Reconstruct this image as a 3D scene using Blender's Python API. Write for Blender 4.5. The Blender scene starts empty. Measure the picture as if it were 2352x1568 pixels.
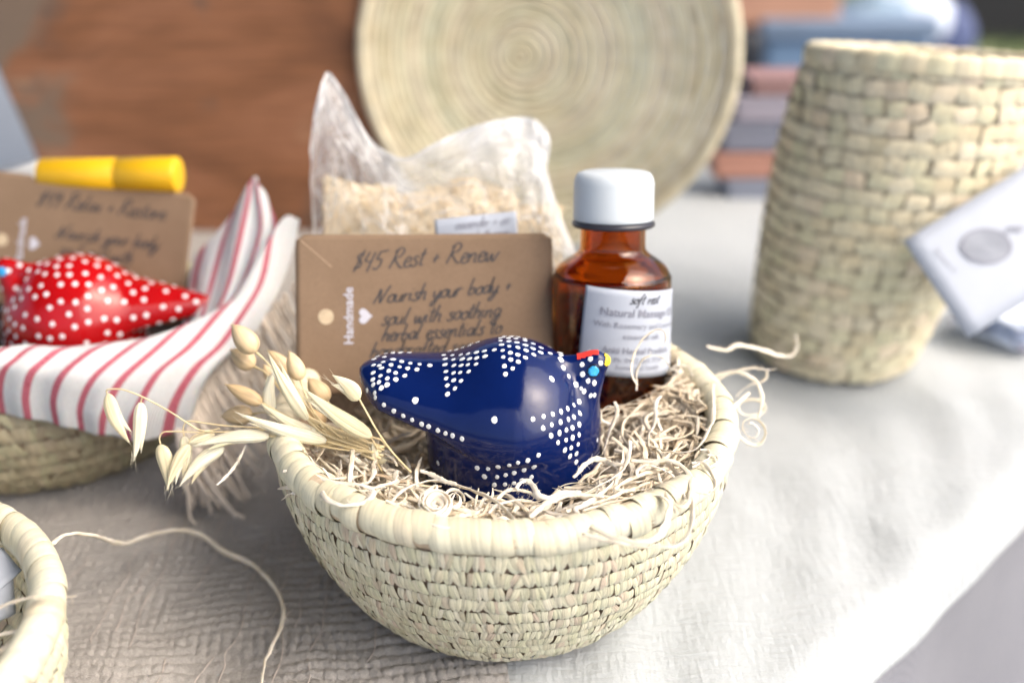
import bpy, math, random
import numpy as np
from mathutils import Vector, Matrix, noise as mnoise
from mathutils.bvhtree import BVHTree
random.seed(7); rng = np.random.default_rng(7)
SC = bpy.context.scene
COL = SC.collection
PI = math.pi

# ---------------------------------------------------------------- camera
TH = math.radians(25.0); FPX = 2613.0; CX, CY = 1176.0, 784.0
CAM = np.array([0.003, -0.3458, 0.2634])
RV = np.array([1.0, 0, 0]); FV = np.array([0, math.cos(TH), -math.sin(TH)]); DV = np.array([0, -math.sin(TH), -math.cos(TH)])
cd = bpy.data.cameras.new("camera"); cam = bpy.data.objects.new("camera", cd); COL.objects.link(cam)
cd.lens = 40.0; cd.sensor_width = 36.0; cd.clip_start = 0.01; cd.clip_end = 400
cam.location = CAM; cam.rotation_euler = (math.radians(65.0), 0, 0)
cd.dof.use_dof = True; cd.dof.focus_distance = 0.355; cd.dof.aperture_fstop = 4.6; cd.dof.aperture_blades = 9
SC.camera = cam

# ---------------------------------------------------------------- light
SUN_EL, SUN_AZ = math.radians(50), math.radians(114)      # azimuth clockwise from +Y (north)
w = bpy.data.worlds.new("World"); SC.world = w; w.use_nodes = True
nt = w.node_tree; bg = nt.nodes["Background"]
sky = nt.nodes.new("ShaderNodeTexSky"); sky.sky_type = 'NISHITA'; sky.sun_disc = False
sky.sun_elevation = SUN_EL; sky.sun_rotation = SUN_AZ; sky.dust_density = 6.0; sky.air_density = 0.8; sky.ozone_density = 0.2
nt.links.new(sky.outputs[0], bg.inputs[0]); bg.inputs[1].default_value = 0.15
sl = bpy.data.lights.new("sun", 'SUN'); sl.energy = 1.15; sl.angle = math.radians(75); sl.color = (1.0, 0.99, 0.945)
so = bpy.data.objects.new("sun", sl); COL.objects.link(so)
sd = Vector((math.sin(SUN_AZ) * math.cos(SUN_EL), math.cos(SUN_AZ) * math.cos(SUN_EL), math.sin(SUN_EL)))
so.rotation_euler = sd.to_track_quat('Z', 'Y').to_euler(); so.location = (1, 1, 2)
SC.view_settings.view_transform = 'Standard'; SC.view_settings.look = 'None'
SC.view_settings.exposure = 1.12; SC.view_settings.gamma = 1.0
SC.render.engine = 'CYCLES'
SC.cycles.max_bounces = 10; SC.cycles.transparent_max_bounces = 24; SC.cycles.use_denoising = True
SC.cycles.transmission_bounces = 10

# ---------------------------------------------------------------- picture helpers
# P(px, py, d): world point seen at photograph position (px,py of 2352 x 1568) at depth d along the view axis
def P(px, py, d):
    return CAM + FV * d + RV * ((px - CX) / FPX * d) + DV * ((py - CY) / FPX * d)
def PZ(px, py, z):                                     # where that sight line meets the level z
    v = FV + RV * ((px - CX) / FPX) + DV * ((py - CY) / FPX)
    return CAM + v * ((z - CAM[2]) / v[2])
def proj(p):
    r = np.asarray(p, float) - CAM
    d = r @ FV
    return CX + FPX * (r @ RV) / d, CY + FPX * (r @ DV) / d, d
S_ = 2352 / 2500.0
def crop(ox, oy, s):
    return lambda q: ((ox + q[0] / s) * S_, (oy + q[1] / s) * S_)

# ---------------------------------------------------------------- materials
def N(nt, t, **k):
    n = nt.nodes.new(t)
    for a, b in k.items(): setattr(n, a, b)
    return n
def ramp(nt, fac, stops):
    r = N(nt, "ShaderNodeValToRGB"); nt.links.new(fac, r.inputs[0])
    e = r.color_ramp.elements
    while len(e) > 1: e.remove(e[-1])
    e[0].position, e[0].color = stops[0][0], (*stops[0][1], 1)
    for p, c in stops[1:]:
        x = e.new(p); x.color = (*c, 1)
    return r.outputs[0]
def newmat(name):
    m = bpy.data.materials.new(name); m.use_nodes = True
    return m, m.node_tree, m.node_tree.nodes["Principled BSDF"]
def setp(b, **k):
    for a, v in k.items():
        b.inputs[a.replace("_", " ")].default_value = v
def tex_noise(nt, scale, detail=4, rough=.55, vec=None, dist=0):
    n = N(nt, "ShaderNodeTexNoise"); n.inputs["Scale"].default_value = scale; n.inputs["Detail"].default_value = detail
    n.inputs["Roughness"].default_value = rough; n.inputs["Distortion"].default_value = dist
    if vec: nt.links.new(vec, n.inputs["Vector"])
    return n
def bump(nt, h, b, strength, dist, normal=None):
    bm = N(nt, "ShaderNodeBump"); bm.inputs["Strength"].default_value = strength; bm.inputs["Distance"].default_value = dist
    nt.links.new(h, bm.inputs["Height"]); nt.links.new(bm.outputs[0], b.inputs["Normal"])
    if normal: nt.links.new(normal, bm.inputs["Normal"])
    return bm.outputs[0]
def objcoord(nt, scale=(1, 1, 1), rot=(0, 0, 0)):
    t = N(nt, "ShaderNodeTexCoord"); m = N(nt, "ShaderNodeMapping")
    m.inputs["Scale"].default_value = scale; m.inputs["Rotation"].default_value = rot
    nt.links.new(t.outputs["Object"], m.inputs[0]); return m.outputs[0]
def uvcoord(nt, scale=(1, 1, 1)):
    t = N(nt, "ShaderNodeTexCoord"); m = N(nt, "ShaderNodeMapping"); m.inputs["Scale"].default_value = scale
    nt.links.new(t.outputs["UV"], m.inputs[0]); return m.outputs[0]
def mixc(nt, fac, a, b, mode='MIX'):
    m = N(nt, "ShaderNodeMix"); m.data_type = 'RGBA'; m.blend_type = mode
    for s, v in ((0, fac), (6, a), (7, b)):
        if isinstance(v, (int, float)): m.inputs[s].default_value = v
        elif isinstance(v, tuple): m.inputs[s].default_value = (*v, 1)
        else: nt.links.new(v, m.inputs[s])
    return m.outputs[2]
def mathn(nt, op, a, b=None, clamp=False):
    m = N(nt, "ShaderNodeMath"); m.operation = op; m.use_clamp = clamp
    for i, v in ((0, a), (1, b)):
        if v is None: continue
        if isinstance(v, (int, float)): m.inputs[i].default_value = v
        else: nt.links.new(v, m.inputs[i])
    return m.outputs[0]

def fibre_mat(name, stops, streak=0.35, us=14.0, vs=.7, rough=.62, bstr=.35, bdist=.0003, trans=0.0, sheen=0.0, spec=.35):
    """Dried leaf or straw: a colour per piece (island), long streaks along the piece's v direction."""
    m, nt, b = newmat(name)
    g = N(nt, "ShaderNodeNewGeometry"); oi = N(nt, "ShaderNodeObjectInfo")
    r = mathn(nt, 'FRACT', mathn(nt, 'ADD', g.outputs["Random Per Island"], oi.outputs["Random"]))
    base = ramp(nt, r, stops)
    uv = uvcoord(nt, (us, vs, 1))
    add = N(nt, "ShaderNodeVectorMath"); add.operation = 'ADD'
    cmb = N(nt, "ShaderNodeCombineXYZ"); k = mathn(nt, 'MULTIPLY', r, 37.0)
    nt.links.new(k, cmb.inputs[2]); nt.links.new(k, cmb.inputs[0])
    nt.links.new(uv, add.inputs[0]); nt.links.new(cmb.outputs[0], add.inputs[1])
    n = tex_noise(nt, 1.0, 3, .6, add.outputs[0])
    st = ramp(nt, n.outputs[0], [(.3, (1 - streak,) * 3), (.55, (1, 1, 1)), (.8, (1 + streak * .12,) * 3)])
    c = mixc(nt, 1.0, base, st, 'MULTIPLY')
    pn = tex_noise(nt, 90, 2, .5, objcoord(nt))
    c2 = mixc(nt, 1.0, c, ramp(nt, pn.outputs[0], [(.35, (.9, .87, .82)), (.6, (1, 1, 1))]), 'MULTIPLY')
    nt.links.new(c2, b.inputs["Base Color"])
    setp(b, Roughness=rough); b.inputs["Specular IOR Level"].default_value = spec
    if trans: 
        b.inputs["Subsurface Weight"].default_value = trans; b.inputs["Subsurface Radius"].default_value = (1, .8, .5)
        b.inputs["Subsurface Scale"].default_value = .0015
    bump(nt, n.outputs[0], b, bstr, bdist)
    return m
def plain(name, col, rough=.5, var=.0, vscale=60, bstr=0, bscale=400, bdist=.0002, metal=0, coat=0, spec=.5):
    m, nt, b = newmat(name)
    if var:
        n = tex_noise(nt, vscale, 4, .55, objcoord(nt))
        a = tuple(c * (1 - var) for c in col); z = tuple(min(1, c * (1 + var)) for c in col)
        nt.links.new(ramp(nt, n.outputs[0], [(.3, a), (.7, z)]), b.inputs["Base Color"])
    else: b.inputs["Base Color"].default_value = (*col, 1)
    setp(b, Roughness=rough, Metallic=metal); b.inputs["Coat Weight"].default_value = coat
    b.inputs["Specular IOR Level"].default_value = spec
    if bstr:
        n = tex_noise(nt, bscale, 3, .6, objcoord(nt)); bump(nt, n.outputs[0], b, bstr, bdist)
    return m

M = {}
PALM = [(0, (.62, .585, .43)), (.2, (.71, .69, .53)), (.45, (.67, .67, .48)), (.65, (.74, .71, .57)), (.82, (.65, .66, .49)), (.93, (.66, .56, .45)), (1, (.64, .57, .43))]
M['palm'] = fibre_mat("palm_leaf", PALM, .34, 11, .35, bstr=.6, bdist=.0004)
M['palm_rim'] = fibre_mat("palm_leaf_rim", [(0, (.70, .66, .49)), (.3, (.73, .71, .55)), (.6, (.69, .67, .50)), (.85, (.74, .71, .56)), (1, (.68, .62, .46))], .22, 9, .35, rough=.5, bstr=.25)
M['palm_dim'] = fibre_mat("palm_leaf_aged", [(0, (.46, .40, .27)), (.35, (.54, .48, .34)), (.6, (.48, .46, .31)), (1, (.42, .36, .26))], .3, 9, .5)
M['vase'] = fibre_mat("palm_leaf_vase", [(0, (.72, .64, .44)), (.3, (.80, .73, .54)), (.55, (.71, .68, .47)), (.8, (.82, .75, .57)), (.95, (.78, .66, .49)), (1, (.70, .62, .43))], .25, 7, .5)
M['core'] = plain("coil_core", (.36, .26, .18), .8, .35, 300)
M['core_light'] = plain("coil_core_light", (.50, .43, .30), .8, .3, 300)
M['rim_core'] = plain('rim_core', (.50, .40, .28), .8, .2, 300)
M['wool'] = fibre_mat("wood_wool", [(0, (.80, .67, .50)), (.2, (.88, .79, .63)), (.45, (.86, .75, .58)), (.7, (.90, .84, .72)), (.9, (.87, .77, .60)), (1, (.74, .59, .42))], .25, 3, 9, rough=.65, bstr=.55)
M['wool_pale'] = fibre_mat("wood_wool_pale", [(0, (.82, .74, .60)), (.5, (.86, .81, .71)), (1, (.82, .72, .57))], .30, 5, 7, rough=.6, bstr=.6, trans=.25)
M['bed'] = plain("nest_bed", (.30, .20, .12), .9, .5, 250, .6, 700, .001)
M['oat'] = fibre_mat("oat_husk", [(0, (.80, .73, .50)), (.5, (.87, .82, .64)), (1, (.78, .69, .46))], .42, 16, .5, rough=.55, bstr=.7, bdist=.0005, trans=.3)
M['oat_stem'] = fibre_mat("oat_stem", [(0, (.70, .57, .32)), (1, (.76, .64, .40))], .25, 3, 20, rough=.5)
M['pod'] = fibre_mat("flax_pod", [(0, (.62, .47, .28)), (.5, (.70, .57, .37)), (1, (.58, .42, .24))], .40, 10, 1.0, rough=.5, bstr=.6, bdist=.0005, trans=.3)

# glazes
def glaze(name, col, dark):
    m, nt, b = newmat(name)
    n = tex_noise(nt, 45, 4, .6, objcoord(nt))
    nt.links.new(ramp(nt, n.outputs[0], [(.3, dark), (.7, col)]), b.inputs["Base Color"])
    setp(b, Roughness=.11); b.inputs["Specular IOR Level"].default_value = .36
    n1 = tex_noise(nt, 160, 2, .5, objcoord(nt)); n2 = tex_noise(nt, 2600, 2, .5, objcoord(nt))
    h = mathn(nt, 'ADD', n1.outputs[0], mathn(nt, 'MULTIPLY', n2.outputs[0], .06))
    bump(nt, h, b, .22, .0005)
    return m
M['navy'] = glaze("navy_glaze", (.0028, .012, .085), (.0022, .009, .065))
M['red'] = glaze("red_glaze", (.40, .005, .007), (.30, .004, .006))
M['dot'] = plain("white_paint", (.80, .84, .86), .35, bstr=.2, bscale=1500, bdist=.0001)
M['eye'] = plain("sky_blue_paint", (.04, .36, .72), .25, .25, 900)
M['eye_ring'] = plain("black_blue_paint", (.004, .008, .03), .2)
M['comb'] = plain("red_paint", (.72, .05, .04), .3)
M['beak'] = plain("yellow_paint", (.80, .60, .03), .3)
# papers
def kraft():
    m, nt, b = newmat("kraft_card")
    n = tex_noise(nt, 55, 5, .6, objcoord(nt)); f = tex_noise(nt, 900, 3, .7, objcoord(nt, (1, 1, 4)))
    c = ramp(nt, n.outputs[0], [(.3, (.195, .128, .078)), (.7, (.222, .148, .093))])
    c = mixc(nt, 1.0, c, ramp(nt, f.outputs[0], [(.3, (.86, .86, .86)), (.6, (1.05, 1.05, 1.05))]), 'MULTIPLY')
    nt.links.new(c, b.inputs["Base Color"]); setp(b, Roughness=.8); bump(nt, f.outputs[0], b, .25, .0002)
    return m
M['kraft'] = kraft()
M['kraft_edge'] = plain("kraft_edge", (.62, .47, .33), .8, .2, 800)
M['ink'] = plain("black_ink", (.035, .035, .04), .6, .3, 400)
M['print'] = plain("grey_print", (.22, .23, .28), .6)
M['white_ink'] = plain("white_ink", (.50, .50, .56), .6)
M['paper'] = plain("white_paper", (.39, .43, .50), .6, .03, 80, .1, 900)
M['hole'] = plain("hole_backing", (.50, .40, .27), .8, .15, 400, .3, 900)
M['cap'] = plain("white_plastic", (.60, .66, .70), .38, .02, 60, spec=.45)
M['capring'] = plain("dark_ring", (.03, .03, .04), .3)
M['yellow'] = plain("yellow_plastic", (.72, .42, .008), .4, .10, 40)
M['white_plastic'] = plain("white_tube", (.66, .66, .64), .4, .05, 40)

def glass():
    m, nt, b = newmat("amber_glass")
    b.inputs["Base Color"].default_value = (.62, .23, .04, 1)
    setp(b, Roughness=.02, IOR=1.48); b.inputs["Transmission Weight"].default_value = 1.0
    n = tex_noise(nt, 60, 1, .5, objcoord(nt)); bump(nt, n.outputs[0], b, .06, .001)
    return m
M['glass'] = glass()
m, nt, b = newmat("massage_oil"); b.inputs["Base Color"].default_value = (.60, .26, .06, 1); setp(b, Roughness=.0, IOR=1.36); b.inputs["Transmission Weight"].default_value = 1.0
M['oil'] = m

def film():
    m, nt, b = newmat("cellophane")
    nt.nodes.remove(b); out = nt.nodes["Material Output"]
    tr = N(nt, "ShaderNodeBsdfTransparent"); tr.inputs[0].default_value = (.98, .975, .96, 1)
    pr = N(nt, "ShaderNodeBsdfPrincipled"); pr.inputs["Base Color"].default_value = (.86, .87, .87, 1); pr.inputs["Roughness"].default_value = .10
    pr.inputs["Specular IOR Level"].default_value = .9
    tl = N(nt, "ShaderNodeBsdfTranslucent"); tl.inputs[0].default_value = (.92, .93, .94, 1)
    mx0 = N(nt, "ShaderNodeMixShader"); mx0.inputs[0].default_value = .45
    nt.links.new(pr.outputs[0], mx0.inputs[1]); nt.links.new(tl.outputs[0], mx0.inputs[2])
    mx = N(nt, "ShaderNodeMixShader")
    at = N(nt, "ShaderNodeAttribute"); at.attribute_name = "cloudy"
    n = tex_noise(nt, 95, 3, .6, objcoord(nt, (1, 1, .5)), .8)
    f = mathn(nt, 'ADD', mathn(nt, 'MULTIPLY', ramp_f(nt, n.outputs[0], .46, .66), .26), at.outputs["Fac"], True)
    nt.links.new(f, mx.inputs[0]); nt.links.new(tr.outputs[0], mx.inputs[1]); nt.links.new(mx0.outputs[0], mx.inputs[2])
    nt.links.new(mx.outputs[0], out.inputs[0])
    return m
def ramp_f(nt, fac, a, b):
    mr = N(nt, "ShaderNodeMapRange"); mr.clamp = True
    mr.inputs[1].default_value = a; mr.inputs[2].default_value = b
    nt.links.new(fac, mr.inputs[0]); return mr.outputs[0]
M['film'] = film()
M['herb'] = fibre_mat("dried_herbs", [(0, (.55, .42, .25)), (.3, (.70, .58, .40)), (.6, (.62, .50, .34)), (.8, (.78, .70, .55)), (1, (.36, .32, .24))], .2, 2, 2, rough=.8)

def cloth_mat(name, c1, c2, sc=(1400, 1400), rot=.75, fuzz=.2, bstr=.5, bd=.0004, big=10, ribs=0):
    m, nt, b = newmat(name)
    oc = objcoord(nt, rot=(0, 0, rot))
    w1 = N(nt, "ShaderNodeTexWave"); w1.inputs["Scale"].default_value = sc[0] / 6.28; w1.bands_direction = 'X'; w1.inputs["Distortion"].default_value = 1.2; w1.inputs["Detail Scale"].default_value = .1
    w2 = N(nt, "ShaderNodeTexWave"); w2.inputs["Scale"].default_value = sc[1] / 6.28; w2.bands_direction = 'Y'; w2.inputs["Distortion"].default_value = 1.2; w2.inputs["Detail Scale"].default_value = .1
    nt.links.new(oc, w1.inputs[0]); nt.links.new(oc, w2.inputs[0])
    h = mathn(nt, 'ADD', w1.outputs["Fac"], w2.outputs["Fac"])
    n = tex_noise(nt, big, 5, .6, oc)
    c = ramp(nt, n.outputs[0], [(.3, c1), (.7, c2)])
    fn = tex_noise(nt, 1500, 3, .7, oc)
    c = mixc(nt, 1.0, c, ramp(nt, fn.outputs[0], [(.3, (1 - fuzz,) * 3), (.6, (1, 1, 1))]), 'MULTIPLY')
    nt.links.new(c, b.inputs["Base Color"]); setp(b, Roughness=.9); b.inputs["Sheen Weight"].default_value = .15
    nrm = bump(nt, mathn(nt, 'ADD', h, fn.outputs[0]), b, bstr, bd)
    if ribs:
        r1 = tex_noise(nt, 1, 3, .55, objcoord(nt, (70, 520, 60), (0, 0, -.815))); r2 = tex_noise(nt, 1, 3, .55, objcoord(nt, (420, 90, 60), (0, 0, -.815)))
        bump(nt, mathn(nt, 'ADD', r1.outputs[0], mathn(nt, 'MULTIPLY', r2.outputs[0], .7)), b, .9, ribs, nrm)
    return m
M['cloth'] = cloth_mat("white_muslin", (.385, .416, .431), (.44, .47, .486), (2600, 2600), fuzz=.14, bstr=.35, bd=.0003, ribs=.0011)
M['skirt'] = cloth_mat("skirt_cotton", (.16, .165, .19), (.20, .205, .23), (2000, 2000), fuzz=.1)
M['gauze'] = cloth_mat("taupe_gauze", (.365, .343, .32), (.475, .452, .425), (3800, 3800), .12, fuzz=.3, bstr=.6, bd=.0003, big=18)
M['thread'] = plain("gauze_thread", (.50, .44, .40), .9, .2, 200)

def stripes():
    m, nt, b = newmat("striped_towel")
    t = N(nt, "ShaderNodeTexCoord"); s = N(nt, "ShaderNodeSeparateXYZ"); nt.links.new(t.outputs["UV"], s.inputs[0])
    jn = tex_noise(nt, 800, 2, .7, t.outputs["UV"])
    u = mathn(nt, 'ADD', s.outputs[0], mathn(nt, 'MULTIPLY', mathn(nt, 'SUBTRACT', jn.outputs[0], .5), .05))
    fr = mathn(nt, 'FRACT', u)
    d = mathn(nt, 'ABSOLUTE', mathn(nt, 'SUBTRACT', fr, .5))
    k = ramp_f(nt, d, .155, .11)
    lim = mathn(nt, 'LESS_THAN', s.outputs[0], 9.2)
    k = mathn(nt, 'MULTIPLY', k, lim)
    k = mathn(nt, 'MULTIPLY', k, .92)
    fn = tex_noise(nt, 1400, 3, .7, objcoord(nt))
    red = ramp(nt, fn.outputs[0], [(.35, (.34, .022, .06)), (.65, (.52, .11, .16))])
    wn = ramp(nt, fn.outputs[0], [(.3, (.55, .56, .57)), (.6, (.68, .69, .69))])
    nt.links.new(mixc(nt, k, wn, red), b.inputs["Base Color"]); setp(b, Roughness=.9)
    wv = N(nt, "ShaderNodeTexWave"); wv.inputs["Scale"].default_value = 4.2; nt.links.new(t.outputs["UV"], wv.inputs[0])
    bump(nt, mathn(nt, 'ADD', wv.outputs["Fac"], fn.outputs[0]), b, .5, .0004)
    b.inputs["Subsurface Weight"].default_value = .2; b.inputs["Subsurface Scale"].default_value = .003
    return m
M['towel'] = stripes()
M['fringe'] = plain("towel_fringe", (.74, .66, .57), .9, .15, 100)

def wood():
    m, nt, b = newmat("weathered_plywood")
    oc = objcoord(nt, (1.0, 1, 2.6), (0, .5, 0))
    n = tex_noise(nt, 5.0, 5, .6, oc, .8)
    g = tex_noise(nt, 30, 4, .7, objcoord(nt, (.5, 1, 9)))
    c = ramp(nt, n.outputs[0], [(.28, (.10, .040, .018)), (.42, (.23, .095, .040)), (.56, (.31, .135, .066)), (.70, (.44, .26, .15))])
    c = mixc(nt, 1.0, c, ramp(nt, g.outputs[0], [(.3, (.62, .60, .58)), (.65, (1.12, 1.12, 1.12))]), 'MULTIPLY')
    # worn grey patch on the left side of the board
    sx = N(nt, "ShaderNodeSeparateXYZ"); t = N(nt, "ShaderNodeTexCoord"); nt.links.new(t.outputs["Object"], sx.inputs[0])
    wn = tex_noise(nt, 9, 5, .6, objcoord(nt), .4)
    mk = mathn(nt, 'ADD', mathn(nt, 'MULTIPLY', sx.outputs[0], -6.5), mathn(nt, 'ADD', .40, mathn(nt, 'MULTIPLY', mathn(nt, 'SUBTRACT', wn.outputs[0], .5), 3.2)))
    mask = ramp_f(nt, mk, .72, .98)
    c = mixc(nt, mathn(nt, 'MULTIPLY', mask, .82), c, (.17, .135, .10))
    st = tex_noise(nt, 14, 4, .6, objcoord(nt))
    c = mixc(nt, mathn(nt, 'MULTIPLY', ramp_f(nt, st.outputs[0], .58, .68), .75), c, (.10, .075, .06))
    nt.links.new(c, b.inputs["Base Color"]); setp(b, Roughness=.7); bump(nt, g.outputs[0], b, .3, .001)
    return m
M['wood'] = wood()

# ---------------------------------------------------------------- objects
def mesh_from(name, V, F, uv=None, smooth=True):
    me = bpy.data.meshes.new(name)
    V = np.asarray(V, float)
    me.from_pydata([tuple(v) for v in V], [], F)
    if uv is not None:
        l = me.uv_layers.new(name="UVMap"); vi = np.empty(len(me.loops), dtype=np.int32)
        me.loops.foreach_get("vertex_index", vi)
        l.data.foreach_set("uv", np.asarray(uv, dtype=np.float32)[vi].ravel())
    if smooth: me.polygons.foreach_set("use_smooth", np.ones(len(me.polygons), dtype=bool))
    me.update(); return me
def link(name, me, mat=None, parent=None):
    o = bpy.data.objects.new(name, me); COL.objects.link(o)
    if mat is not None and not me.materials: me.materials.append(mat)
    if parent is not None: o.parent = parent
    return o
def tag(o, label=None, cat=None, group=None, kind=None):
    if label: o['label'] = label
    if cat: o['category'] = cat
    if group: o['group'] = group
    if kind: o['kind'] = kind
    return o
def thing(name, label, cat, loc=(0, 0, 0), group=None):
    o = bpy.data.objects.new(name, None); COL.objects.link(o); o.location = tuple(loc); o.empty_display_size = .02
    return tag(o, label, cat, group)
class MB:
    """Collects shapes into one mesh."""
    def __init__(s): s.V = []; s.F = []; s.U = []; s.n = 0
    def add(s, V, F, U=None):
        V = np.asarray(V, float); s.V.append(V)
        s.F += [tuple(i + s.n for i in f) for f in F]
        s.U.append(np.zeros((len(V), 2)) if U is None else np.asarray(U, float)); s.n += len(V)
        return s
    def mesh(s, name, off=(0, 0, 0), smooth=True):
        return mesh_from(name, np.vstack(s.V) - np.asarray(off), s.F, np.vstack(s.U), smooth)
    def build(s, name, mat, parent=None, off=(0, 0, 0), smooth=True):
        return link(name, s.mesh(name, off, smooth), mat, parent)
def gridF(nu, nv, cu=False):
    F = []
    for i in range(nv - 1):
        for j in range(nu if cu else nu - 1):
            a = i * nu + j; b = i * nu + (j + 1) % nu
            F.append((a, b, b + nu, a + nu))
    return F
def catmull(pts, n):
    p = np.asarray(pts, float)
    if len(p) == 2: 
        t = np.linspace(0, 1, n)[:, None]; return p[0] * (1 - t) + p[1] * t
    q = np.vstack([2 * p[0] - p[1], p, 2 * p[-1] - p[-2]])
    seg = len(p) - 1; t = np.linspace(0, seg, n); i = np.minimum(t.astype(int), seg - 1); f = (t - i)[:, None]
    a, b, c, d = q[i], q[i + 1], q[i + 2], q[i + 3]
    return .5 * ((2 * b) + (-a + c) * f + (2 * a - 5 * b + 4 * c - d) * f * f + (-a + 3 * b - 3 * c + d) * f ** 3)
def sweep(path, wid, thk=None, sides=6, up=(0, 0, 1), twist=0.0, taper=None, cap=True):
    """Tube or flat ribbon (wid x thk) along path; returns V,F,UV."""
    p = np.asarray(path, float); n = len(p); thk = wid if thk is None else thk
    t = np.gradient(p, axis=0); t /= np.linalg.norm(t, axis=1)[:, None] + 1e-12
    u = np.asarray(up, float); V = []; U = []
    prev = np.cross(t[0], u)
    if np.linalg.norm(prev) < 1e-4: prev = np.cross(t[0], (1, 0, 0))
    prev /= np.linalg.norm(prev)
    L = np.concatenate([[0], np.cumsum(np.linalg.norm(np.diff(p, axis=0), axis=1))])
    for i in range(n):
        a = prev - t[i] * (prev @ t[i]); a /= np.linalg.norm(a) + 1e-12; prev = a
        b = np.cross(t[i], a)
        an = twist * i / max(1, n - 1)
        ca, sa = math.cos(an), math.sin(an); a2 = a * ca + b * sa; b2 = -a * sa + b * ca
        s = 1.0 if taper is None else taper(i / (n - 1))
        for k in range(sides):
            q = 2 * PI * k / sides
            V.append(p[i] + a2 * (math.cos(q) * wid * .5 * s) + b2 * (math.sin(q) * thk * .5 * s)); U.append((k / sides, L[i] / .05))
    F = gridF(sides, n, True)
    if cap: F.append(tuple(range(sides))[::-1]); F.append(tuple((n - 1) * sides + k for k in range(sides)))
    return V, F, U
def lathe(prof, seg=48, axis=(0, 0, 0), shift=None, close=False):
    V = []; U = []
    for j, (r, z) in enumerate(prof):
        sx, sy = shift(z) if shift else (0, 0)
        for k in range(seg):
            a = 2 * PI * k / seg
            V.append((axis[0] + sx + r * math.cos(a), axis[1] + sy + r * math.sin(a), axis[2] + z)); U.append((k / seg * 20, j / len(prof)))
    F = gridF(seg, len(prof), True)
    return V, F, U
def boxm(cx, cy, cz, sx, sy, sz, R=None):
    v = np.array([(x, y, z) for x in (-.5, .5) for y in (-.5, .5) for z in (-.5, .5)]) * (sx, sy, sz)
    if R is not None: v = v @ np.asarray(R).T
    v = v + (cx, cy, cz)
    F = [(0, 1, 3, 2), (4, 6, 7, 5), (0, 4, 5, 1), (2, 3, 7, 6), (0, 2, 6, 4), (1, 5, 7, 3)]
    return v, F
def bevel_obj(o, w, seg=2):
    md = o.modifiers.new("bevel", 'BEVEL'); md.width = w; md.segments = seg; md.limit_method = 'ANGLE'
def sphere(c, r, nu=16, nv=10):
    V = []; c = np.asarray(c, float); r = np.asarray(r, float) * np.ones(3)
    for i in range(nv + 1):
        ph = PI * i / nv
        for k in range(nu):
            a = 2 * PI * k / nu
            V.append(c + r * (math.sin(ph) * math.cos(a), math.sin(ph) * math.sin(a), -math.cos(ph)))
    return V, gridF(nu, nv + 1, True)

# ================================================================ ground and table
SCN = {}
o = link("pavement", mesh_from("pavement", [(-60, -60, -.75), (60, -60, -.75), (60, 60, -.75), (-60, 60, -.75)], [(0, 1, 2, 3)]), plain("pavement_grey", (.17, .19, .215), .85, .15, 3)); tag(o, kind='structure')
g = []
mb = MB(); mb.add([(1.4, 3.9, -.742), (60, 3.9, -.742), (60, 60, -.742), (1.4, 60, -.742)], [(0, 1, 2, 3)])
o = mb.build("lawn", plain("lawn_green", (.15, .18, .085), .9, .4, 6)); tag(o, kind='structure')
mb = MB()
for i in range(9000):
    x = rng.uniform(1.5, 5.5); y = rng.uniform(4.0, 8.5); h = rng.uniform(.03, .08); a = rng.uniform(0, PI); dx, dy = .006 * math.cos(a), .006 * math.sin(a); l = rng.normal(0, .02, 2)
    mb.add([(x - dx, y - dy, -.743), (x + dx, y + dy, -.743), (x + l[0], y + l[1], -.742 + h)], [(0, 1, 2)])
o = mb.build("grass", plain("grass_blade", (.12, .17, .06), .8, .4, 5)); tag(o, "short green grass far behind the table on the right", "grass", kind='stuff')

E0 = np.array([.1055, -.0535]); UE = np.array([.687, .727]); UE /= np.linalg.norm(UE); NE = np.array([UE[1], -UE[0]])
def fold(a, s):                                        # soft wrinkles of the white cloth
    x = E0[0] + UE[0] * a + NE[0] * s; y = E0[1] + UE[1] * a + NE[1] * s
    near = math.exp(-((s + .03) / .05) ** 2)
    v = mnoise.noise((a * 9, s * 5, 1.3)) * .0024 + (1 - 2.2 * abs(mnoise.noise((a * 22 + s * 9, s * 8, 4.1)))) * .0011 + (1 - 2 * abs(mnoise.noise((a * 45 - s * 20, s * 26, 9.1)))) * .0005 * (.4 + near)
    # shallow diagonal creases that bend round towards the edge
    c = a + .5 * s + .06 * math.exp(-(s / .045) ** 2)
    v += .0014 * math.sin(c * 105 + 2.0 * mnoise.noise((a * 7, s * 7, 2))) * math.exp(-((s + .05) / .06) ** 2) * (.5 + .5 * mnoise.noise((a * 12, s * 3, 8)))
    return v
mb = MB(); V = []; U = []
avals = np.concatenate([np.linspace(-.55, -.12, 20, endpoint=False), np.linspace(-.12, .30, 200, endpoint=False), np.linspace(.30, .66, 40)])
svals = [(s, None) for s in np.concatenate([np.linspace(-.78, -.22, 24, endpoint=False), np.linspace(-.22, -.014, 90)])]
prof = [(s, 0.0) for s, _ in svals]
for k in range(1, 10):
    q = k / 9 * PI * .5; prof.append((-.014 + .014 * math.sin(q), -.014 + .014 * math.cos(q)))
for k in range(1, 4): prof.append((.0004 * k, -.014 - .002 * k))
for s, z in prof:
    for a in avals:
        f = fold(a, s); wob = .003 * mnoise.noise((a * 8, 3.3, .5)) + .0015 * mnoise.noise((a * 30, 1.3, .5))
        ss = s + wob * max(0, min(1, (s + .05) / .05))
        x, y = E0 + UE * a + NE * ss
        V.append((x, y, z + f * (1 if s < 0 else .4))); U.append((a, s))
me = mesh_from("tablecloth", V, gridF(len(avals), len(prof)), U)
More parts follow.
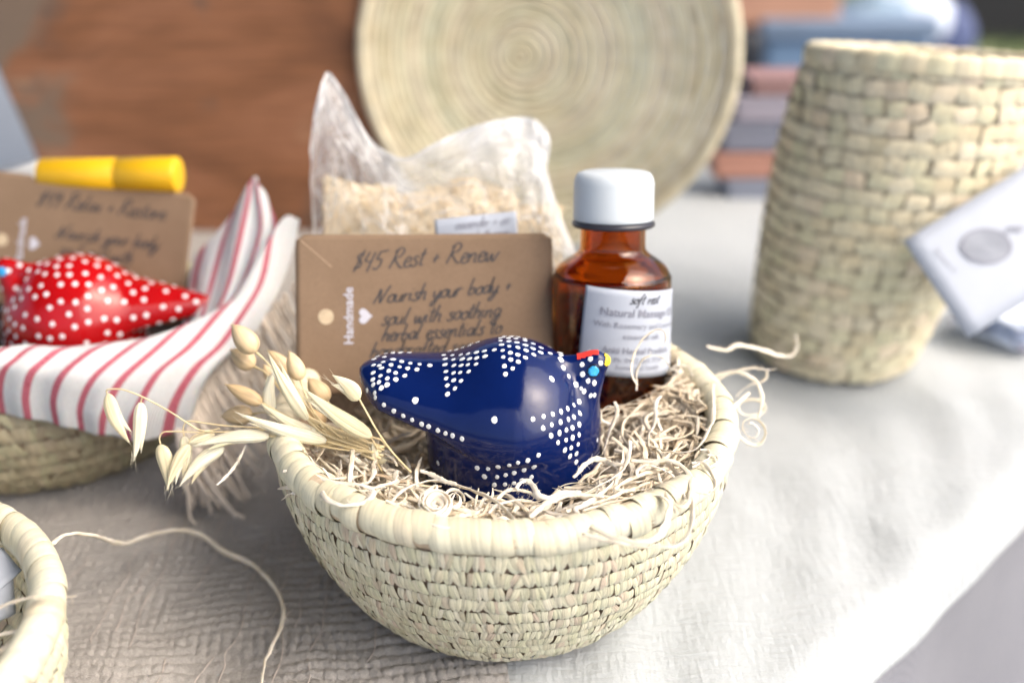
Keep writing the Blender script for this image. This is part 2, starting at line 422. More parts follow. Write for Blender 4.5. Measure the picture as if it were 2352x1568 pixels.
o = link("tablecloth", me, M['cloth']); tag(o, "white cotton tablecloth under the baskets, folded over the slanting table edge", "tablecloth")
md = o.modifiers.new("thick", 'SOLIDIFY'); md.thickness = .0016; md.offset = -1
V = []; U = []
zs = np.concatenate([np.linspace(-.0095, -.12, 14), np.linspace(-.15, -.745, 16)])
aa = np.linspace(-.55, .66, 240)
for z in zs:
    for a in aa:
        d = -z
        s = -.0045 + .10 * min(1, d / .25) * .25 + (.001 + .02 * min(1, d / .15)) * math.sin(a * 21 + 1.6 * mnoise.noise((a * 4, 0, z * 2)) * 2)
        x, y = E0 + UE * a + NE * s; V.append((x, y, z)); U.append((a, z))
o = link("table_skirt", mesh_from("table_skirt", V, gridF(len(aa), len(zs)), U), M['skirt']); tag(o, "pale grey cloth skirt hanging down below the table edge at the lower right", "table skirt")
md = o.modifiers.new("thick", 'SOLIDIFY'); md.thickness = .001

# taupe gauze runner under the left-hand baskets: a real waffle of threads
gx = np.linspace(-.30, .004, 500); gy = np.concatenate([np.linspace(-.21, .10, 490), np.linspace(.103, .44, 130)])
X, Y = np.meshgrid(gx, gy)
ca, sa = math.cos(.12), math.sin(.12)
A = X * ca + Y * sa; B = -X * sa + Y * ca
def lown(cell, seed):
    """Smooth random field over the runner, one value per cell."""
    g_ = np.random.default_rng(seed).normal(0, 1, (int(.9 / cell) + 3, int(.9 / cell) + 3)); x_ = (X + .4) / cell; y_ = (Y + .3) / cell
    i0 = x_.astype(int); j0 = y_.astype(int); f = x_ - i0; h = y_ - j0; f = f * f * (3 - 2 * f); h = h * h * (3 - 2 * h)
    return (g_[j0, i0] * (1 - f) + g_[j0, i0 + 1] * f) * (1 - h) + (g_[j0 + 1, i0] * (1 - f) + g_[j0 + 1, i0 + 1] * f) * h
wx = A + .00040 * lown(.010, 1) + .0011 * lown(.035, 2) + .0001 * lown(.003, 3); wy = B + .00045 * lown(.010, 4) + .0013 * lown(.035, 5) + .0001 * lown(.003, 6)
p1 = 2 * PI / .0037; p2 = 2 * PI / .0046
aA = np.clip(.75 + .45 * lown(.014, 7) + .2 * lown(.004, 9), .05, 1.7); aB = np.clip(.85 + .35 * lown(.012, 8) + .2 * lown(.004, 10), .1, 1.8)
Z = .0013 * aA * np.abs(np.sin(wx * p1 / 2)) ** .7 + .0017 * aB * np.abs(np.sin(wy * p2 / 2)) ** .6 * (.7 + .3 * np.cos(wx * p1)) - .0012
Z += .0009 * lown(.028, 11) + .00010 * rng.normal(0, 1, Z.shape)
V = np.stack([X + .0035 * np.sin(Y * 47) * np.clip((X + .04) / .04, 0, 1), Y, Z + .0052], -1).reshape(-1, 3)
o = link("gauze_runner", mesh_from("gauze_runner", V, gridF(len(gx), len(gy)), V[:, :2]), M['gauze']); tag(o, "taupe grey gauze runner with a waffle weave, lying under the baskets on the left", "table runner")
mb = MB()
for i in range(34):
    x = rng.uniform(-.21, -.02); y0 = rng.uniform(-.2, .0); n = 16
    pts = [(x + .0009 * math.sin(k * .9 + i) + .0006 * rng.normal(), y0 + k * .006, .0063 + .0003 * rng.normal()) for k in range(n)]
    mb.add(*sweep(catmull(pts, 40), .0004, sides=4))
o2 = mb.build("slub_threads", M['thread'], o); o2['kind'] = 'stuff'

# ================================================================ baskets
def stitch_grid(wd, ln, bulge, style, seed, nu=5, nv=6):
    """One palm-leaf stitch lying in local x (round), z (up), bulging along -y... y is outward."""
    r = random.Random(seed); V = []; U = []
    lean = r.uniform(-.16, .22) * wd; top = r.uniform(.7, .95); bot = r.uniform(.30, .6); tw = r.uniform(-.25, .25)
    F = []
    if style == 'leaf':
        ns = r.choice([2, 2, 3])
        for q in range(ns):
            o0 = len(V); w_ = wd * r.uniform(.50, .72) * (2.15 / ns) ** .5; cx0 = wd * (((q + .5) / ns) - .5) * .82; tl = r.uniform(-.17, .17) * wd + (q - (ns - 1) / 2) * wd * .10; hh = r.uniform(-.12, .22) * bulge; bt_ = r.uniform(.12, .42); tw = r.uniform(-.35, .35)
            for i in range(nv):
                v = i / (nv - 1); wv = (bt_ + (1 - bt_) * math.sin(PI * .5 * min(1, v * 1.7)) ** .9) * (1 - .22 * max(0, v - .75) / .25)
                for j in range(4):
                    u = j / 3 * 2 - 1
                    V.append((cx0 + u * w_ * .5 * wv + tl * (v - .5) * 2, hh + bulge * (math.sin(PI * (.05 + .9 * v)) ** .7) * (1 - .22 * u * u) + tw * bulge * u * .5, (v - .5) * ln)); U.append((j / 3 * .6, v))
            F += [tuple(a + o0 for a in f) for f in gridF(4, nv)]
    else:
        for i in range(nv):
            v = i / (nv - 1); wv = .88 + .10 * math.sin(PI * v)
            for j in range(nu):
                u = j / (nu - 1) * 2 - 1
                V.append((u * wd * .5 * wv + lean * (v - .5) * .8, bulge * (math.sin(PI * (.05 + .9 * v)) ** .5) * (1 - .18 * u ** 4) - (bulge * .2 if abs(u) > .99 else 0) + tw * bulge * u * 1.3, (v - .5) * ln + u * lean * .22)); U.append((j / (nu - 1), v))
        F = gridF(nu, nv)
    return np.array(V), F, np.array(U)
def frame_at(prof, s_len, cum, shift, c, ang, jit=0):
    """Position and axes on a surface of revolution at arc length s (from the top) and angle."""
    s = s_len
    i = int(np.searchsorted(cum, s) - 1); i = max(0, min(i, len(prof) - 2)); f = (s - cum[i]) / (cum[i + 1] - cum[i])
    r = prof[i][0] * (1 - f) + prof[i + 1][0] * f; z = prof[i][1] * (1 - f) + prof[i + 1][1] * f
    dr = prof[i + 1][0] - prof[i][0]; dz = prof[i + 1][1] - prof[i][1]; L = math.hypot(dr, dz)
    ca, sa = math.cos(ang), math.sin(ang)
    rad = np.array([ca, sa, 0]); up = -(rad * dr / L + np.array([0, 0, dz / L])); tan = np.array([-sa, ca, 0]); nrm = np.cross(up, tan)
    if nrm @ (rad * -dz / L + np.array([0, 0, dr / L])) < 0: nrm = -nrm
    sx, sy = shift(z) if shift else (0, 0)
    pos = np.array(c) + rad * r + np.array([sx, sy, z])
    return pos, tan, nrm, up, r
def make_basket(root, c, prof, pitch, sw, bulge, style, mat, core, R, Z, ra, rb, nwrap, shift=None, maxparts=300, inside=False, rimmat=None, slant=.35, nvar=9, over=1.04, rim_rot=0):
    c = np.array(c, float); n_end = 90
    pr = np.array(prof); cp = catmull(pr, n_end); cum = np.concatenate([[0], np.cumsum(np.hypot(*np.diff(cp, axis=0).T))])
    # wall: an outer and an inner skin joined over the top and across the floor
    outer = [(r - .0006, z) for r, z in cp]; th = .0045
    inner = [(max(.002, r - th), z + (.003 if z < .01 else 0)) for r, z in cp[::-1]]
    mb = MB(); pf = [(.0005, outer[-1][1])] + outer[::-1] + inner[::-1] + [(.0005, inner[0][1] + .001)]
    V, F, U = lathe(pf, 96, (0, 0, 0), shift); mb.add(V, F, U)
    mb.build("wall", core, root)
    var = [stitch_grid(sw, pitch * over, bulge, style, 11 + k) for k in range(nvar)]
    vmesh = [mesh_from("stitch", V, F, U) for V, F, U in var]
    for m_ in vmesh: m_.materials.append(mat)
    items = []
    rows = int((cum[-1] - .001) / pitch)
    for k in range(rows):
        s = (k + .5) * pitch
        pos, _, _, _, r = frame_at(cp, s, cum, shift, c, 0)
        cnt = max(8, int(2 * PI * r / (sw * .93))); ph = random.random() * 6
        for j in range(cnt):
            a = ph + 2 * PI * (j + random.uniform(-.12, .12)) / cnt
            pos, tan, nrm, up, r = frame_at(cp, s + random.uniform(-.06, .06) * pitch, cum, shift, c, a)
            v = CAM - pos; d = np.linalg.norm(v); face = (nrm @ v) / d; px, py, dd = proj(pos)
            vis = face > .02 and -40 < px < 2392 and -40 < py < 1608
            sc = random.uniform(.88, 1.14); tilt = random.gauss(slant * .2, .15)
            X = tan * math.cos(tilt) + up * math.sin(tilt); Zv = np.cross(X, nrm); Zv = Zv if Zv @ up > 0 else -Zv
            Mx = np.array([X * sc, nrm * random.uniform(.8, 1.25), Zv * random.uniform(.93, 1.08)]).T
            items.append((face / d if vis else -1, pos, Mx, random.randrange(nvar)))
    items.sort(key=lambda t: -t[0])
    restmb = MB(); n = 0
    for sc, pos, Mx, vi in items:
        if sc > 0 and n < maxparts:
            o = bpy.data.objects.new("stitch", vmesh[vi]); COL.objects.link(o); o.parent = root
            m4 = Matrix.Identity(4)
            for i in range(3):
                for j in range(3): m4[i][j] = Mx[i][j]
                m4[i][3] = pos[i] - c[i]
            o.matrix_local = m4; n += 1
        else:
            V, F, U = var[vi]; restmb.add(V @ Mx.T + pos, F, U)
    if inside:
        for sc, pos, Mx, vi in items:
            V, F, U = var[vi]; q = np.array([pos[0] - c[0], pos[1] - c[1], 0]); q /= np.linalg.norm(q) + 1e-9
            V2 = V * (1, -1, 1); restmb.add(V2 @ Mx.T + pos - q * (th + .0005), [f[::-1] for f in F], U)
    if restmb.n:
        o = restmb.build("stitch_rows", mat, root, off=c); o['kind'] = 'stuff'
    # rolled rim: a core ring with separate leaf wraps
    if nwrap:
        zc = Z
        def ring(r, k=1.0, seg=140, cs=14):
            V = []
            for i in range(seg):
                a = 2 * PI * i / seg
                for j in range(cs):
                    q = 2 * PI * j / cs; V.append(((R + ra * k * math.cos(q)) * math.cos(a), (R + ra * k * math.cos(q)) * math.sin(a), zc + rb * k * math.sin(q)))
            F = []
            for i in range(seg):
                for j in range(cs):
                    F.append((i * cs + j, ((i + 1) % seg) * cs + j, ((i + 1) % seg) * cs + (j + 1) % cs, i * cs + (j + 1) % cs))
            return V, F
        mbr = MB(); mbr.add(*ring(0, .925)); mbr.build("rim_core", M['rim_core'], root)
        ws = []
        for k in range(6):
            rr = random.Random(k + 31); V = []; U = []; nu_, nv_ = 7, 22
            dw = 2 * PI / nwrap * (1.09 + .05 * rr.random()); sl = slant * dw * rr.uniform(.8, 1.2)
            wv1, wv2 = rr.uniform(0, 6), rr.uniform(0, 6)
            for i in range(nv_):
                v = i / (nv_ - 1); q = PI * 1.32 - v * PI * 2.05 + (0)     # inner underside, over the top, down the outside
                for j in range(nu_):
                    u = j / (nu_ - 1) * 2 - 1
                    edge = 1 - abs(u) ** 3
                    k_ = 1.0 + .055 * edge - .020 + .012 * math.sin(u * 3 + wv1) + .008 * math.sin(v * 9 + wv2)
                    a = u * dw * .5 * (1 + .05 * math.sin(v * 5 + wv2)) + sl * (v - .5) * 2
                    rr_ = R + ra * k_ * math.cos(q); V.append((rr_ * math.cos(a), rr_ * math.sin(a), zc + rb * k_ * math.sin(q))); U.append((j / (nu_ - 1), v * 2))
            me = mesh_from("rim_wrap", V, gridF(nu_, nv_), U); me.materials.append(rimmat or mat); ws.append(me)
        for k in range(nwrap):
            o = bpy.data.objects.new("rim_wrap", random.choice(ws)); COL.objects.link(o); o.parent = root
            o.rotation_euler = (random.gauss(0, .003), random.gauss(0, .003), rim_rot + 2 * PI * (k + random.uniform(-.06, .06)) / nwrap)
            o.scale = (1 + random.gauss(0, .002),) * 3
    return root

HZ = .0755
basket = thing("woven_basket", "cream coiled palm basket in the centre holding the navy bird on wood wool", "basket", (0, 0, .006), "hand-woven gift baskets")
prof_main = [(.0775, .0645), (.0768, .057), (.0745, .047), (.0700, .034), (.0630, .021), (.0555, .0100), (.0480, .0030), (.041, .0003)]
make_basket(basket, (0, 0, .006), prof_main, .0060, .0036, .0010, 'leaf', M['palm'], M['core'], .0750, .0692, .0052, .0052, 84, rimmat=M['palm_rim'])

# left basket lined with the towel
LC = (-.208, .114, .0062)
lb = thing("woven_basket", "tan coiled palm basket at the left lined with the red striped towel", "basket", LC, "hand-woven gift baskets")
make_basket(lb, LC, [(.080, .0500), (.0805, .045), (.0800, .039), (.0775, .030), (.073, .020), (.066, .009), (.058, .002), (.052, .0003)], .0078, .0060, .0019, 'leaf', M['palm_dim'], M['core'], .0770, .0530, .006, .006, 64, rimmat=M['palm_dim'], slant=1.0)
# basket at the lower left corner
FC = (-.2010, -.106, .0062)
fb = thing("woven_basket", "pale palm basket cut off at the lower left corner with white papers inside", "basket", FC, "hand-woven gift baskets")
make_basket(fb, FC, [(.0775, .0480), (.0775, .043), (.0765, .035), (.0725, .025), (.0655, .015), (.0565, .007), (.047, .0018), (.040, .0003)], .0064, .0048, .0013, 'leaf', M['palm'], M['core'], .0750, .0535, .0052, .0058, 66, inside=True, rimmat=M['palm_rim'], slant=.8)

# vase-shaped basket on the right
VC = (.172, .200, .002)
def vshift(z): return (.030 * (max(0, z) / .16) ** 1.2, 0)
vb = thing("woven_vase_basket", "tall vase-shaped coiled palm basket standing on the right of the white cloth", "basket", VC)
make_basket(vb, VC, [(.0570, .1600), (.0572, .150), (.0573, .135), (.0565, .115), (.0543, .092), (.0515, .068), (.0482, .045), (.0448, .022), (.0415, .006), (.036, .0003)], .0079, .0104, .0012, 'block', M['vase'], M['core_light'], .0565, .1600, .0001, .0001, 0, shift=vshift, slant=.3, over=1.0, inside=False)
# its rim: leaf wraps over the lip
ws = []
for k in range(34):
    a = 2 * PI * k / 34; mbx = MB(); V = []; U = []
    for i in range(9):
        q = PI * 1.0 * i / 8
        for j in range(5):
            u = j / 4 * 2 - 1; aa_ = a + u * 2 * PI / 34 * .5; b_ = 1 - .15 * abs(u) ** 3
            r = .0560 + .0036 * math.cos(q) * b_; V.append((vshift(.16)[0] + r * math.cos(aa_), r * math.sin(aa_), .160 + .0045 * math.sin(q) * b_ - (.004 if i in (0, 8) else 0))); U.append((j / 4, i / 8))
    mbx.add(V, gridF(5, 9), U); mbx.build("rim_wrap", M['vase'], vb)

# the soft lip sinks towards the back and right
for ch in list(vb.children):
    if ch.name.startswith('stitch') and not ch.name.startswith('stitch_rows'):
        p = ch.location.copy(); ch.location = (p.x, p.y, p.z * .985 - (.13 * (p.y + .02) + .05 * (p.x - .03)) * max(0, p.z / .16) ** 2)
    elif not ch.get('warped') and ch.data.users == 1:
        co = np.empty(len(ch.data.vertices) * 3); ch.data.vertices.foreach_get('co', co); co = co.reshape(-1, 3)
        co[:, 2] = co[:, 2] * .985 - (.13 * (co[:, 1] + .02) + .05 * (co[:, 0] - .03)) * np.maximum(0, co[:, 2] / .16) ** 2
        ch.data.vertices.foreach_set('co', co.ravel()); ch.data.update()

# ================================================================ signed-distance pottery birds
def surface_nets(S, org, h):
    nx, ny, nz = S.shape; ins = S < 0
    acc = np.zeros((nx - 1, ny - 1, nz - 1, 3)); cnt = np.zeros((nx - 1, ny - 1, nz - 1))
    base = np.stack(np.meshgrid(np.arange(nx - 1), np.arange(ny - 1), np.arange(nz - 1), indexing='ij'), -1).astype(float)
    cor = [(i, j, k) for i in (0, 1) for j in (0, 1) for k in (0, 1)]
    def sl(a, c): return a[c[0]:nx - 1 + c[0], c[1]:ny - 1 + c[1], c[2]:nz - 1 + c[2]]
    for a in cor:
        for ax in range(3):
            if a[ax]: continue
            b = list(a); b[ax] = 1; b = tuple(b)
            sa, sb = sl(S, a), sl(S, b); m_ = sl(ins, a) != sl(ins, b)
            t = np.where(m_, sa / np.where(m_, sa - sb, 1), 0)
            p = np.array(a, float)[None] + np.zeros(m_.shape + (3,)); p[..., ax] += t
            acc += p * m_[..., None]; cnt += m_
    act = cnt > 0; idx = -np.ones(act.shape, int); idx[act] = np.arange(act.sum())
    V = (base[act] + acc[act] / cnt[act][:, None]) * h + org
    F = []
    for ax in range(3):
        o1, o2 = [(1, 2), (2, 0), (0, 1)][ax]
        A_ = [slice(1, -1)] * 3; A_[ax] = slice(0, -1); B_ = list(A_); B_[ax] = slice(1, None)
        ia, ib = ins[tuple(A_)], ins[tuple(B_)]; m_ = ia != ib
        c = np.argwhere(m_); pos = c.copy()
        for q in range(3):
            if q != ax: pos[:, q] += 1
        def cell(d1, d2):
            q = pos.copy(); q[:, o1] -= d1; q[:, o2] -= d2; return idx[q[:, 0], q[:, 1], q[:, 2]]
        quad = np.stack([cell(1, 1), cell(0, 1), cell(0, 0), cell(1, 0)], 1)
        flip = ~ia[m_]; quad[flip] = quad[flip][:, ::-1]
        F += [tuple(int(t) for t in q) for q in quad]
    return V, F
def smin(a, b, k):
    h = np.clip(.5 + .5 * (b - a) / k, 0, 1); return b * (1 - h) + a * h - k * h * (1 - h)
def smax(a, b, k): return -smin(-a, -b, k)
def ell(X, Y, Z, c, r):
    k0 = np.sqrt(((X - c[0]) / r[0]) ** 2 + ((Y - c[1]) / r[1]) ** 2 + ((Z - c[2]) / r[2]) ** 2)
    k1 = np.sqrt(((X - c[0]) / r[0] ** 2) ** 2 + ((Y - c[1]) / r[1] ** 2) ** 2 + ((Z - c[2]) / r[2] ** 2) ** 2) + 1e-9
    return k0 * (k0 - 1) / k1
def cone(X, Y, Z, a, b, ra, rb_):
    a = np.array(a); b = np.array(b); d = b - a; L2 = d @ d
    t = np.clip(((X - a[0]) * d[0] + (Y - a[1]) * d[1] + (Z - a[2]) * d[2]) / L2, 0, 1)
    return np.sqrt((X - a[0] - d[0] * t) ** 2 + (Y - a[1] - d[1] * t) ** 2 + (Z - a[2] - d[2] * t) ** 2) - (ra + (rb_ - ra) * t)
def bird_mesh(pointed=False, h=.00058):
    xs = np.arange(-.060 if pointed else -.0545, .036, h); ys = np.arange(-.0315, .032, h); zs = np.arange(-.002, .0575, h)
    X, Y, Z = np.meshgrid(xs, ys, zs, indexing='ij')
    # drum-like lower body
    rr = np.sqrt((X / .0293) ** 2 + (Y / .0262) ** 2)
    side = (rr - 1) * .0275 + np.maximum(0, (Z - .034)) * .35
    drum = smax(side, np.abs(Z - .017) - .0175, .011)
    hump = ell(X, Y, Z, (-.0020, 0, .0285), (.0256, .0258, .0246))
    body = smin(drum, hump, .006)
    # tail horn: section changes along x, flat underside with a crisp lip
    xt = -.0570 if pointed else -.0508
    t = np.clip((X - xt) / (0 - xt), 0, 1)
    if pointed:
        wy = .0035 + .0215 * t ** .9; top = .0405 + .0085 * t ** .9; hh = .006 + .018 * t
    else:
        wy = .0105 * np.sqrt(np.clip(t * 7, 0, 1)) + .0165 * t ** .75 + .0005; top = .0438 + .0042 * np.clip(t * 5, 0, 1) ** .5 - .0010 * np.sin(t * PI); hh = .0055 * np.clip(t * 9, .12, 1) ** .5 + .0155 * t ** .85
    fade = np.sqrt(np.clip(1 - (np.maximum(X, 0) / .020) ** 2, .0, 1)) + 1e-3; wy = wy * fade; hh = hh * fade
    cz = top - hh - .009 * (1 - fade)
    q = np.sqrt((Y / wy) ** 2 + ((Z - cz) / hh) ** 2)
    horn = (q - 1) * np.minimum(wy, hh)
    horn = np.maximum(horn, xt - X); horn = np.maximum(horn, X - .0185)
    under = (.0385 - .0135 * np.clip(t * 1.1, 0, 1) ** .8) - Z if not pointed else (.0345 - .012 * t) - Z
    horn = smax(horn, under, .0012)
    s = smin(body, horn, .0045)
    # neck, head and beak
    head = cone(X, Y, Z, (.0165, -.0004, .0295), (.0275, -.0006, .0456), .0125, .0034)
    s = smin(s, head, .0026)
    s = smin(s, cone(X, Y, Z, (.0265, -.0006, .0462), (.0302, -.0006, .0476), .0026, .0011), .002)
    s = smin(s, cone(X, Y, Z, (.012, -.0004, .0440), (.0268, -.0006, .0486), .0042, .0014), .004)
    s = smax(s, -Z, .002)
    return surface_nets(s, np.array([xs[0], ys[0], zs[0]]), h)
def decal(bvh, cen, nrm, rx, ry, ang, lift=.00006, n=14):
    """A thin round dab of paint following the surface."""
    nrm = Vector(nrm).normalized(); up = Vector((0, 0, 1))
    a = up.cross(nrm); a = a.normalized() if a.length > 1e-3 else Vector((1, 0, 0)); b = nrm.cross(a)
    ca, sa = math.cos(ang), math.sin(ang); a, b = a * ca + b * sa, b * ca - a * sa
    V = []; wob = [random.uniform(.9, 1.1) for _ in range(n)]
    for ring, kk in ((1, 0.0), (2, .55), (3, .9), (4, 1.0)):
        for k in range(n if ring > 1 else 1):
            q = 2 * PI * k / n; p = Vector(cen) + (a * (rx * kk * math.cos(q)) + b * (ry * kk * math.sin(q))) * wob[k]
            loc, nn, _, _ = bvh.find_nearest(p)
            V.append(loc + nn * (lift if kk < .95 else -.00004))
    F = [(0, 1 + k, 1 + (k + 1) % n) for k in range(n)]
    for r_ in range(2):
        o_ = 1 + r_ * n; F += [(o_ + k, o_ + n + k, o_ + n + (k + 1) % n, o_ + (k + 1) % n) for k in range(n)]
    return [tuple(v) for v in V], F

BB = np.array([.0030 + .0006, -.0105, .0532])
bird = thing("pottery_bird", "glossy navy blue pottery guinea fowl with white dots sitting on the wood wool", "figurine", BB)
V, F = bird_mesh(); me = mesh_from("body", V, F); body = link("body", me, M['navy'], bird)
bvh = BVHTree.FromPolygons([tuple(v) for v in V], F)
c1 = crop(860, 790, 4.794); c2 = crop(1180, 790, 4.794); c3 = crop(1000, 1000, 4.523)
D1 = [(275,360),(375,387),(476,415),(576,440),(678,460),(787,472),(907,486),(253,412),(360,447),(452,479),(554,503),(648,522),(755,534),(248,482),(340,518),(427,549),(507,573),(615,605),(244,573),(329,607),(409,638),(510,650),(241,650),(309,683),(405,713),(245,712),(340,750),(262,810),(268,862),(172,782),(370,950),(485,1022),(597,1078),(700,1126),(810,1174),(893,1203),(1002,1248),(1090,1282),(1174,1309),(1284,1346),(738,896,1.35),(1070,366),(1170,368),(1269,362),(1353,350),(1451,335),(1541,320),(1086,411),(1182,418),(1286,413),(1370,410),(1454,400),(1550,380),(1085,478),(1188,487),(1273,487),(1350,480),(1447,473),(1095,558),(1184,575),(1262,571),(1361,558),(1098,638),(1185,660),(1271,667),(1110,720),(1199,757),(1115,824)]
D2 = [(15,318),(128,304),(20,380),(195,168),(295,168),(382,172),(490,197),(583,232),(676,280),(783,345),(908,366),(925,332),(200,197),(299,204),(392,217),(493,249),(583,290),(672,335),(211,245),(303,262),(404,276),(500,310),(226,312),(317,338),(404,362),(492,395),(590,360),(233,388),(321,417),(409,444),(246,495),(342,522),(259,590),(801,645,1.35),(913,425),(938,515),(1001,615,1.1),(1082,712,1.1),(1145,757,.6),(1178,792),(1122,912),(1060,950),(989,993),(911,1028),(813,1056),(706,1084),(581,1115),(1130,1046),(1060,1088),(996,1118),(905,1150),(801,1180),(700,1221),(1125,1179),(1044,1217),(972,1243),(892,1277),(794,1309),(1122,1298),(1046,1333),(970,1361),(875,1390),(1111,1411),(1029,1451),(955,1478),(1090,1523),(1252,412),(1375,462),(1155,478),(1160,592),(1225,670),(1300,694),(1256,842),(1303,837),(128,1125,1.35),(1335,1360,.9)]
D3 = [(746,642),(866,651),(978,631),(1100,614),(1197,585),(1305,560),(1423,501),(825,735),(967,741),(1060,720),(1155,697),(1264,664),(1374,631),(936,828),(1053,822),(1153,810),(1243,780),(1345,744),(313,586,1.2),(1840,576),(1843,486),(1772,513)]
dots = MB(); mirrored = MB()
def cast(px, py):
    d = FV + RV * ((px - CX) / FPX) + DV * ((py - CY) / FPX); d = Vector(d).normalized()
    return bvh.ray_cast(Vector(CAM - BB), d)
for lst, cf in ((D1, c1), (D2, c2), (D3, c3)):
    for q in lst:
        k = q[2] if len(q) > 2 else 1.0; px, py = cf(q)
        hit = cast(px, py)
        if hit[0] is None:
            hit = bvh.find_nearest(Vector(P(px, py, .368) - BB))
        r = .00080 * k * random.uniform(.85, 1.12)
        Vd, Fd = decal(bvh, hit[0], hit[1], r, r * 1.18, random.uniform(-.5, .1)); dots.add(Vd, Fd)
        Vm = [(x, -y, z) for x, y, z in Vd]
        if hit[1][1] < -.25: mirrored.add(Vm, [f[::-1] for f in Fd])
o = dots.build("painted_dots", M['dot'], bird); o['kind'] = 'stuff'
o = mirrored.build("painted_dots", M['dot'], bird); o['kind'] = 'stuff'
h_ = cast(*c2((1290, 555)))
if h_[0] is None: h_ = bvh.find_nearest(Vector((.0255, -.006, .041)))
eye = MB().add(*decal(bvh, h_[0], h_[1], .00245, .0024, 0, .00012, 20)).build("eye_ring", M['eye_ring'], bird)
e2 = MB().add(*decal(bvh, h_[0] + h_[1] * .0001, h_[1], .0019, .0018, .2, .0004, 20)).build("eye", M['eye'], bird)
hm = Vector((h_[0][0], -h_[0][1], h_[0][2])); nm = Vector((h_[1][0], -h_[1][1], h_[1][2]))
MB().add(*decal(bvh, hm, nm, .0019, .0018, .2, .0004, 20)).build("eye", M['eye'], bird)
# comb and beak: painted caps that follow the clay
def cap_paint(name, test, mat, lift, parent, V, F):
    Va = np.array(V); ok = test(Va); use = [f for f in F if all(ok[i] for i in f)]
    ids = sorted({i for f in use for i in f}); mp = {i: k for k, i in enumerate(ids)}
    cen = Va[ids].mean(0); vv = []
    for i in ids:
        nn = bvh.find_nearest(Vector(Va[i]))[1]; vv.append(Vector(Va[i]) + nn * lift)
    mb = MB(); mb.add([tuple(v) for v in vv], [tuple(mp[i] for i in f) for f in use]); return mb.build(name, mat, parent)
cap_paint("comb", lambda v: (v[:, 0] > .0205) & (v[:, 0] < .0278) & (v[:, 2] > .0480) & (np.abs(v[:, 1]) < .0026), M['comb'], .0003, bird, V, F)
cap_paint("beak", lambda v: (v[:, 0] > .0293) & (v[:, 2] > .0462), M['beak'], .0003, bird, V, F)

# ================================================================ wood wool nest
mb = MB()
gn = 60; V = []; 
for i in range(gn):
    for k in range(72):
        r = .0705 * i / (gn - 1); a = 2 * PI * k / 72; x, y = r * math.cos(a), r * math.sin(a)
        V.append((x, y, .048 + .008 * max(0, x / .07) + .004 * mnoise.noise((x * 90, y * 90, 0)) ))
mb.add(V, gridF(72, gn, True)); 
nest = MB()
def nest_z(x, y):
    r = math.hypot(x, y); z = .0530 + .007 * (r / .07) ** 2
    z += .015 * max(0, min(1, (x - .012) / .045)) * max(0, min(1, (y + .06) / .07))
    z -= .010 * max(0, min(1, (-x - .01) / .03)) * max(0, min(1, (y + .03) / .04))
    z += .007 * max(0, min(1, (-y - .047) / .015))
    return z
def inside_bird(p, m=.0012):
    x, y, z = p - BB
    return (x / (.0293 + m)) ** 2 + (y / (.0262 + m)) ** 2 < 1 and z > -.0005
BOT = np.array([.0405, .0305])
def strand(p0, n, step, curl, z_amp, lean=0):
    """Walk a curl: direction turns with a slowly changing curvature."""
    a = random.uniform(0, 2 * PI); kap = random.gauss(0, curl); pts = []; p = np.array(p0, float); ph = random.uniform(0, 6); pitch = random.gauss(0, .25)
    for i in range(n):
        pts.append(p.copy()); kap += random.gauss(0, curl * .25); kap *= .97
        a += kap * step + (random.gauss(0, .9) if random.random() < .06 else 0); pitch = pitch * .9 + random.gauss(0, .07)
        p = p + np.array([math.cos(a), math.sin(a), math.sin(pitch) * .6]) * step
        zt = nest_z(p[0], p[1]) + z_amp
        p[2] += (zt - p[2]) * .10
        r = math.hypot(p[0], p[1])
        if r > (.0665 if p[2] < .0765 else .0705): p[:2] *= .0665 / r; a += .5; p[2] = min(p[2], .0765)
        if inside_bird(p):
            q = (p - BB)[:2] / (.0293, .0262); q /= np.linalg.norm(q) + 1e-9; p[:2] = BB[:2] + q * (.0308, .0277)
        d = p[:2] - BOT; L = np.linalg.norm(d)
        if L < .0232 and p[2] > .05: p[:2] = BOT + d / (L + 1e-9) * .0235
    return np.array(pts)
for i in range(2700):
    while True:
        a = random.uniform(0, 2 * PI); r = .068 * math.sqrt(random.random()); x, y = r * math.cos(a), r * math.sin(a)
        if not inside_bird(np.array([x, y, .06])) : break
    lay = random.random()
    za = -.010 + .016 * lay
    n = random.randint(14, 30); w_ = random.choice([.0004, .0006, .0009, .0012, .0015]) * (1 + .15 * (y < -.03))
    pts = strand((x, y, nest_z(x, y) + za), n, .0021, random.choice([40, 90, 160, 260]), za)
    tp = lambda t: .45 + .55 * math.sin(PI * min(1, max(0, t * .9 + .08))) ** .4
    nest.add(*sweep(catmull(pts, n * 2 - 4), w_ * 1.25, w_ * random.uniform(.14, .4), 4, twist=random.uniform(-3, 3), taper=tp, cap=False))
# frayed hairs
for i in range(900):
    a = random.uniform(0, 2 * PI); r = .069 * math.sqrt(random.random()); x, y = r * math.cos(a), r * math.sin(a)
    if inside_bird(np.array([x, y, .06])): continue
    pts = strand((x, y, nest_z(x, y) + .004), 8, .0014, 300, .006)
    nest.add(*sweep(pts, .00016, None, 3, cap=False))
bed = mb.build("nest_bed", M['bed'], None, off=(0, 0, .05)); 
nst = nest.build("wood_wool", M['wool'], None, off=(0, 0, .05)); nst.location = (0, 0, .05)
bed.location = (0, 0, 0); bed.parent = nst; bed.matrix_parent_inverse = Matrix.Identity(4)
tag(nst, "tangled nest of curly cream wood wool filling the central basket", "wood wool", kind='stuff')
bed['kind'] = 'stuff'

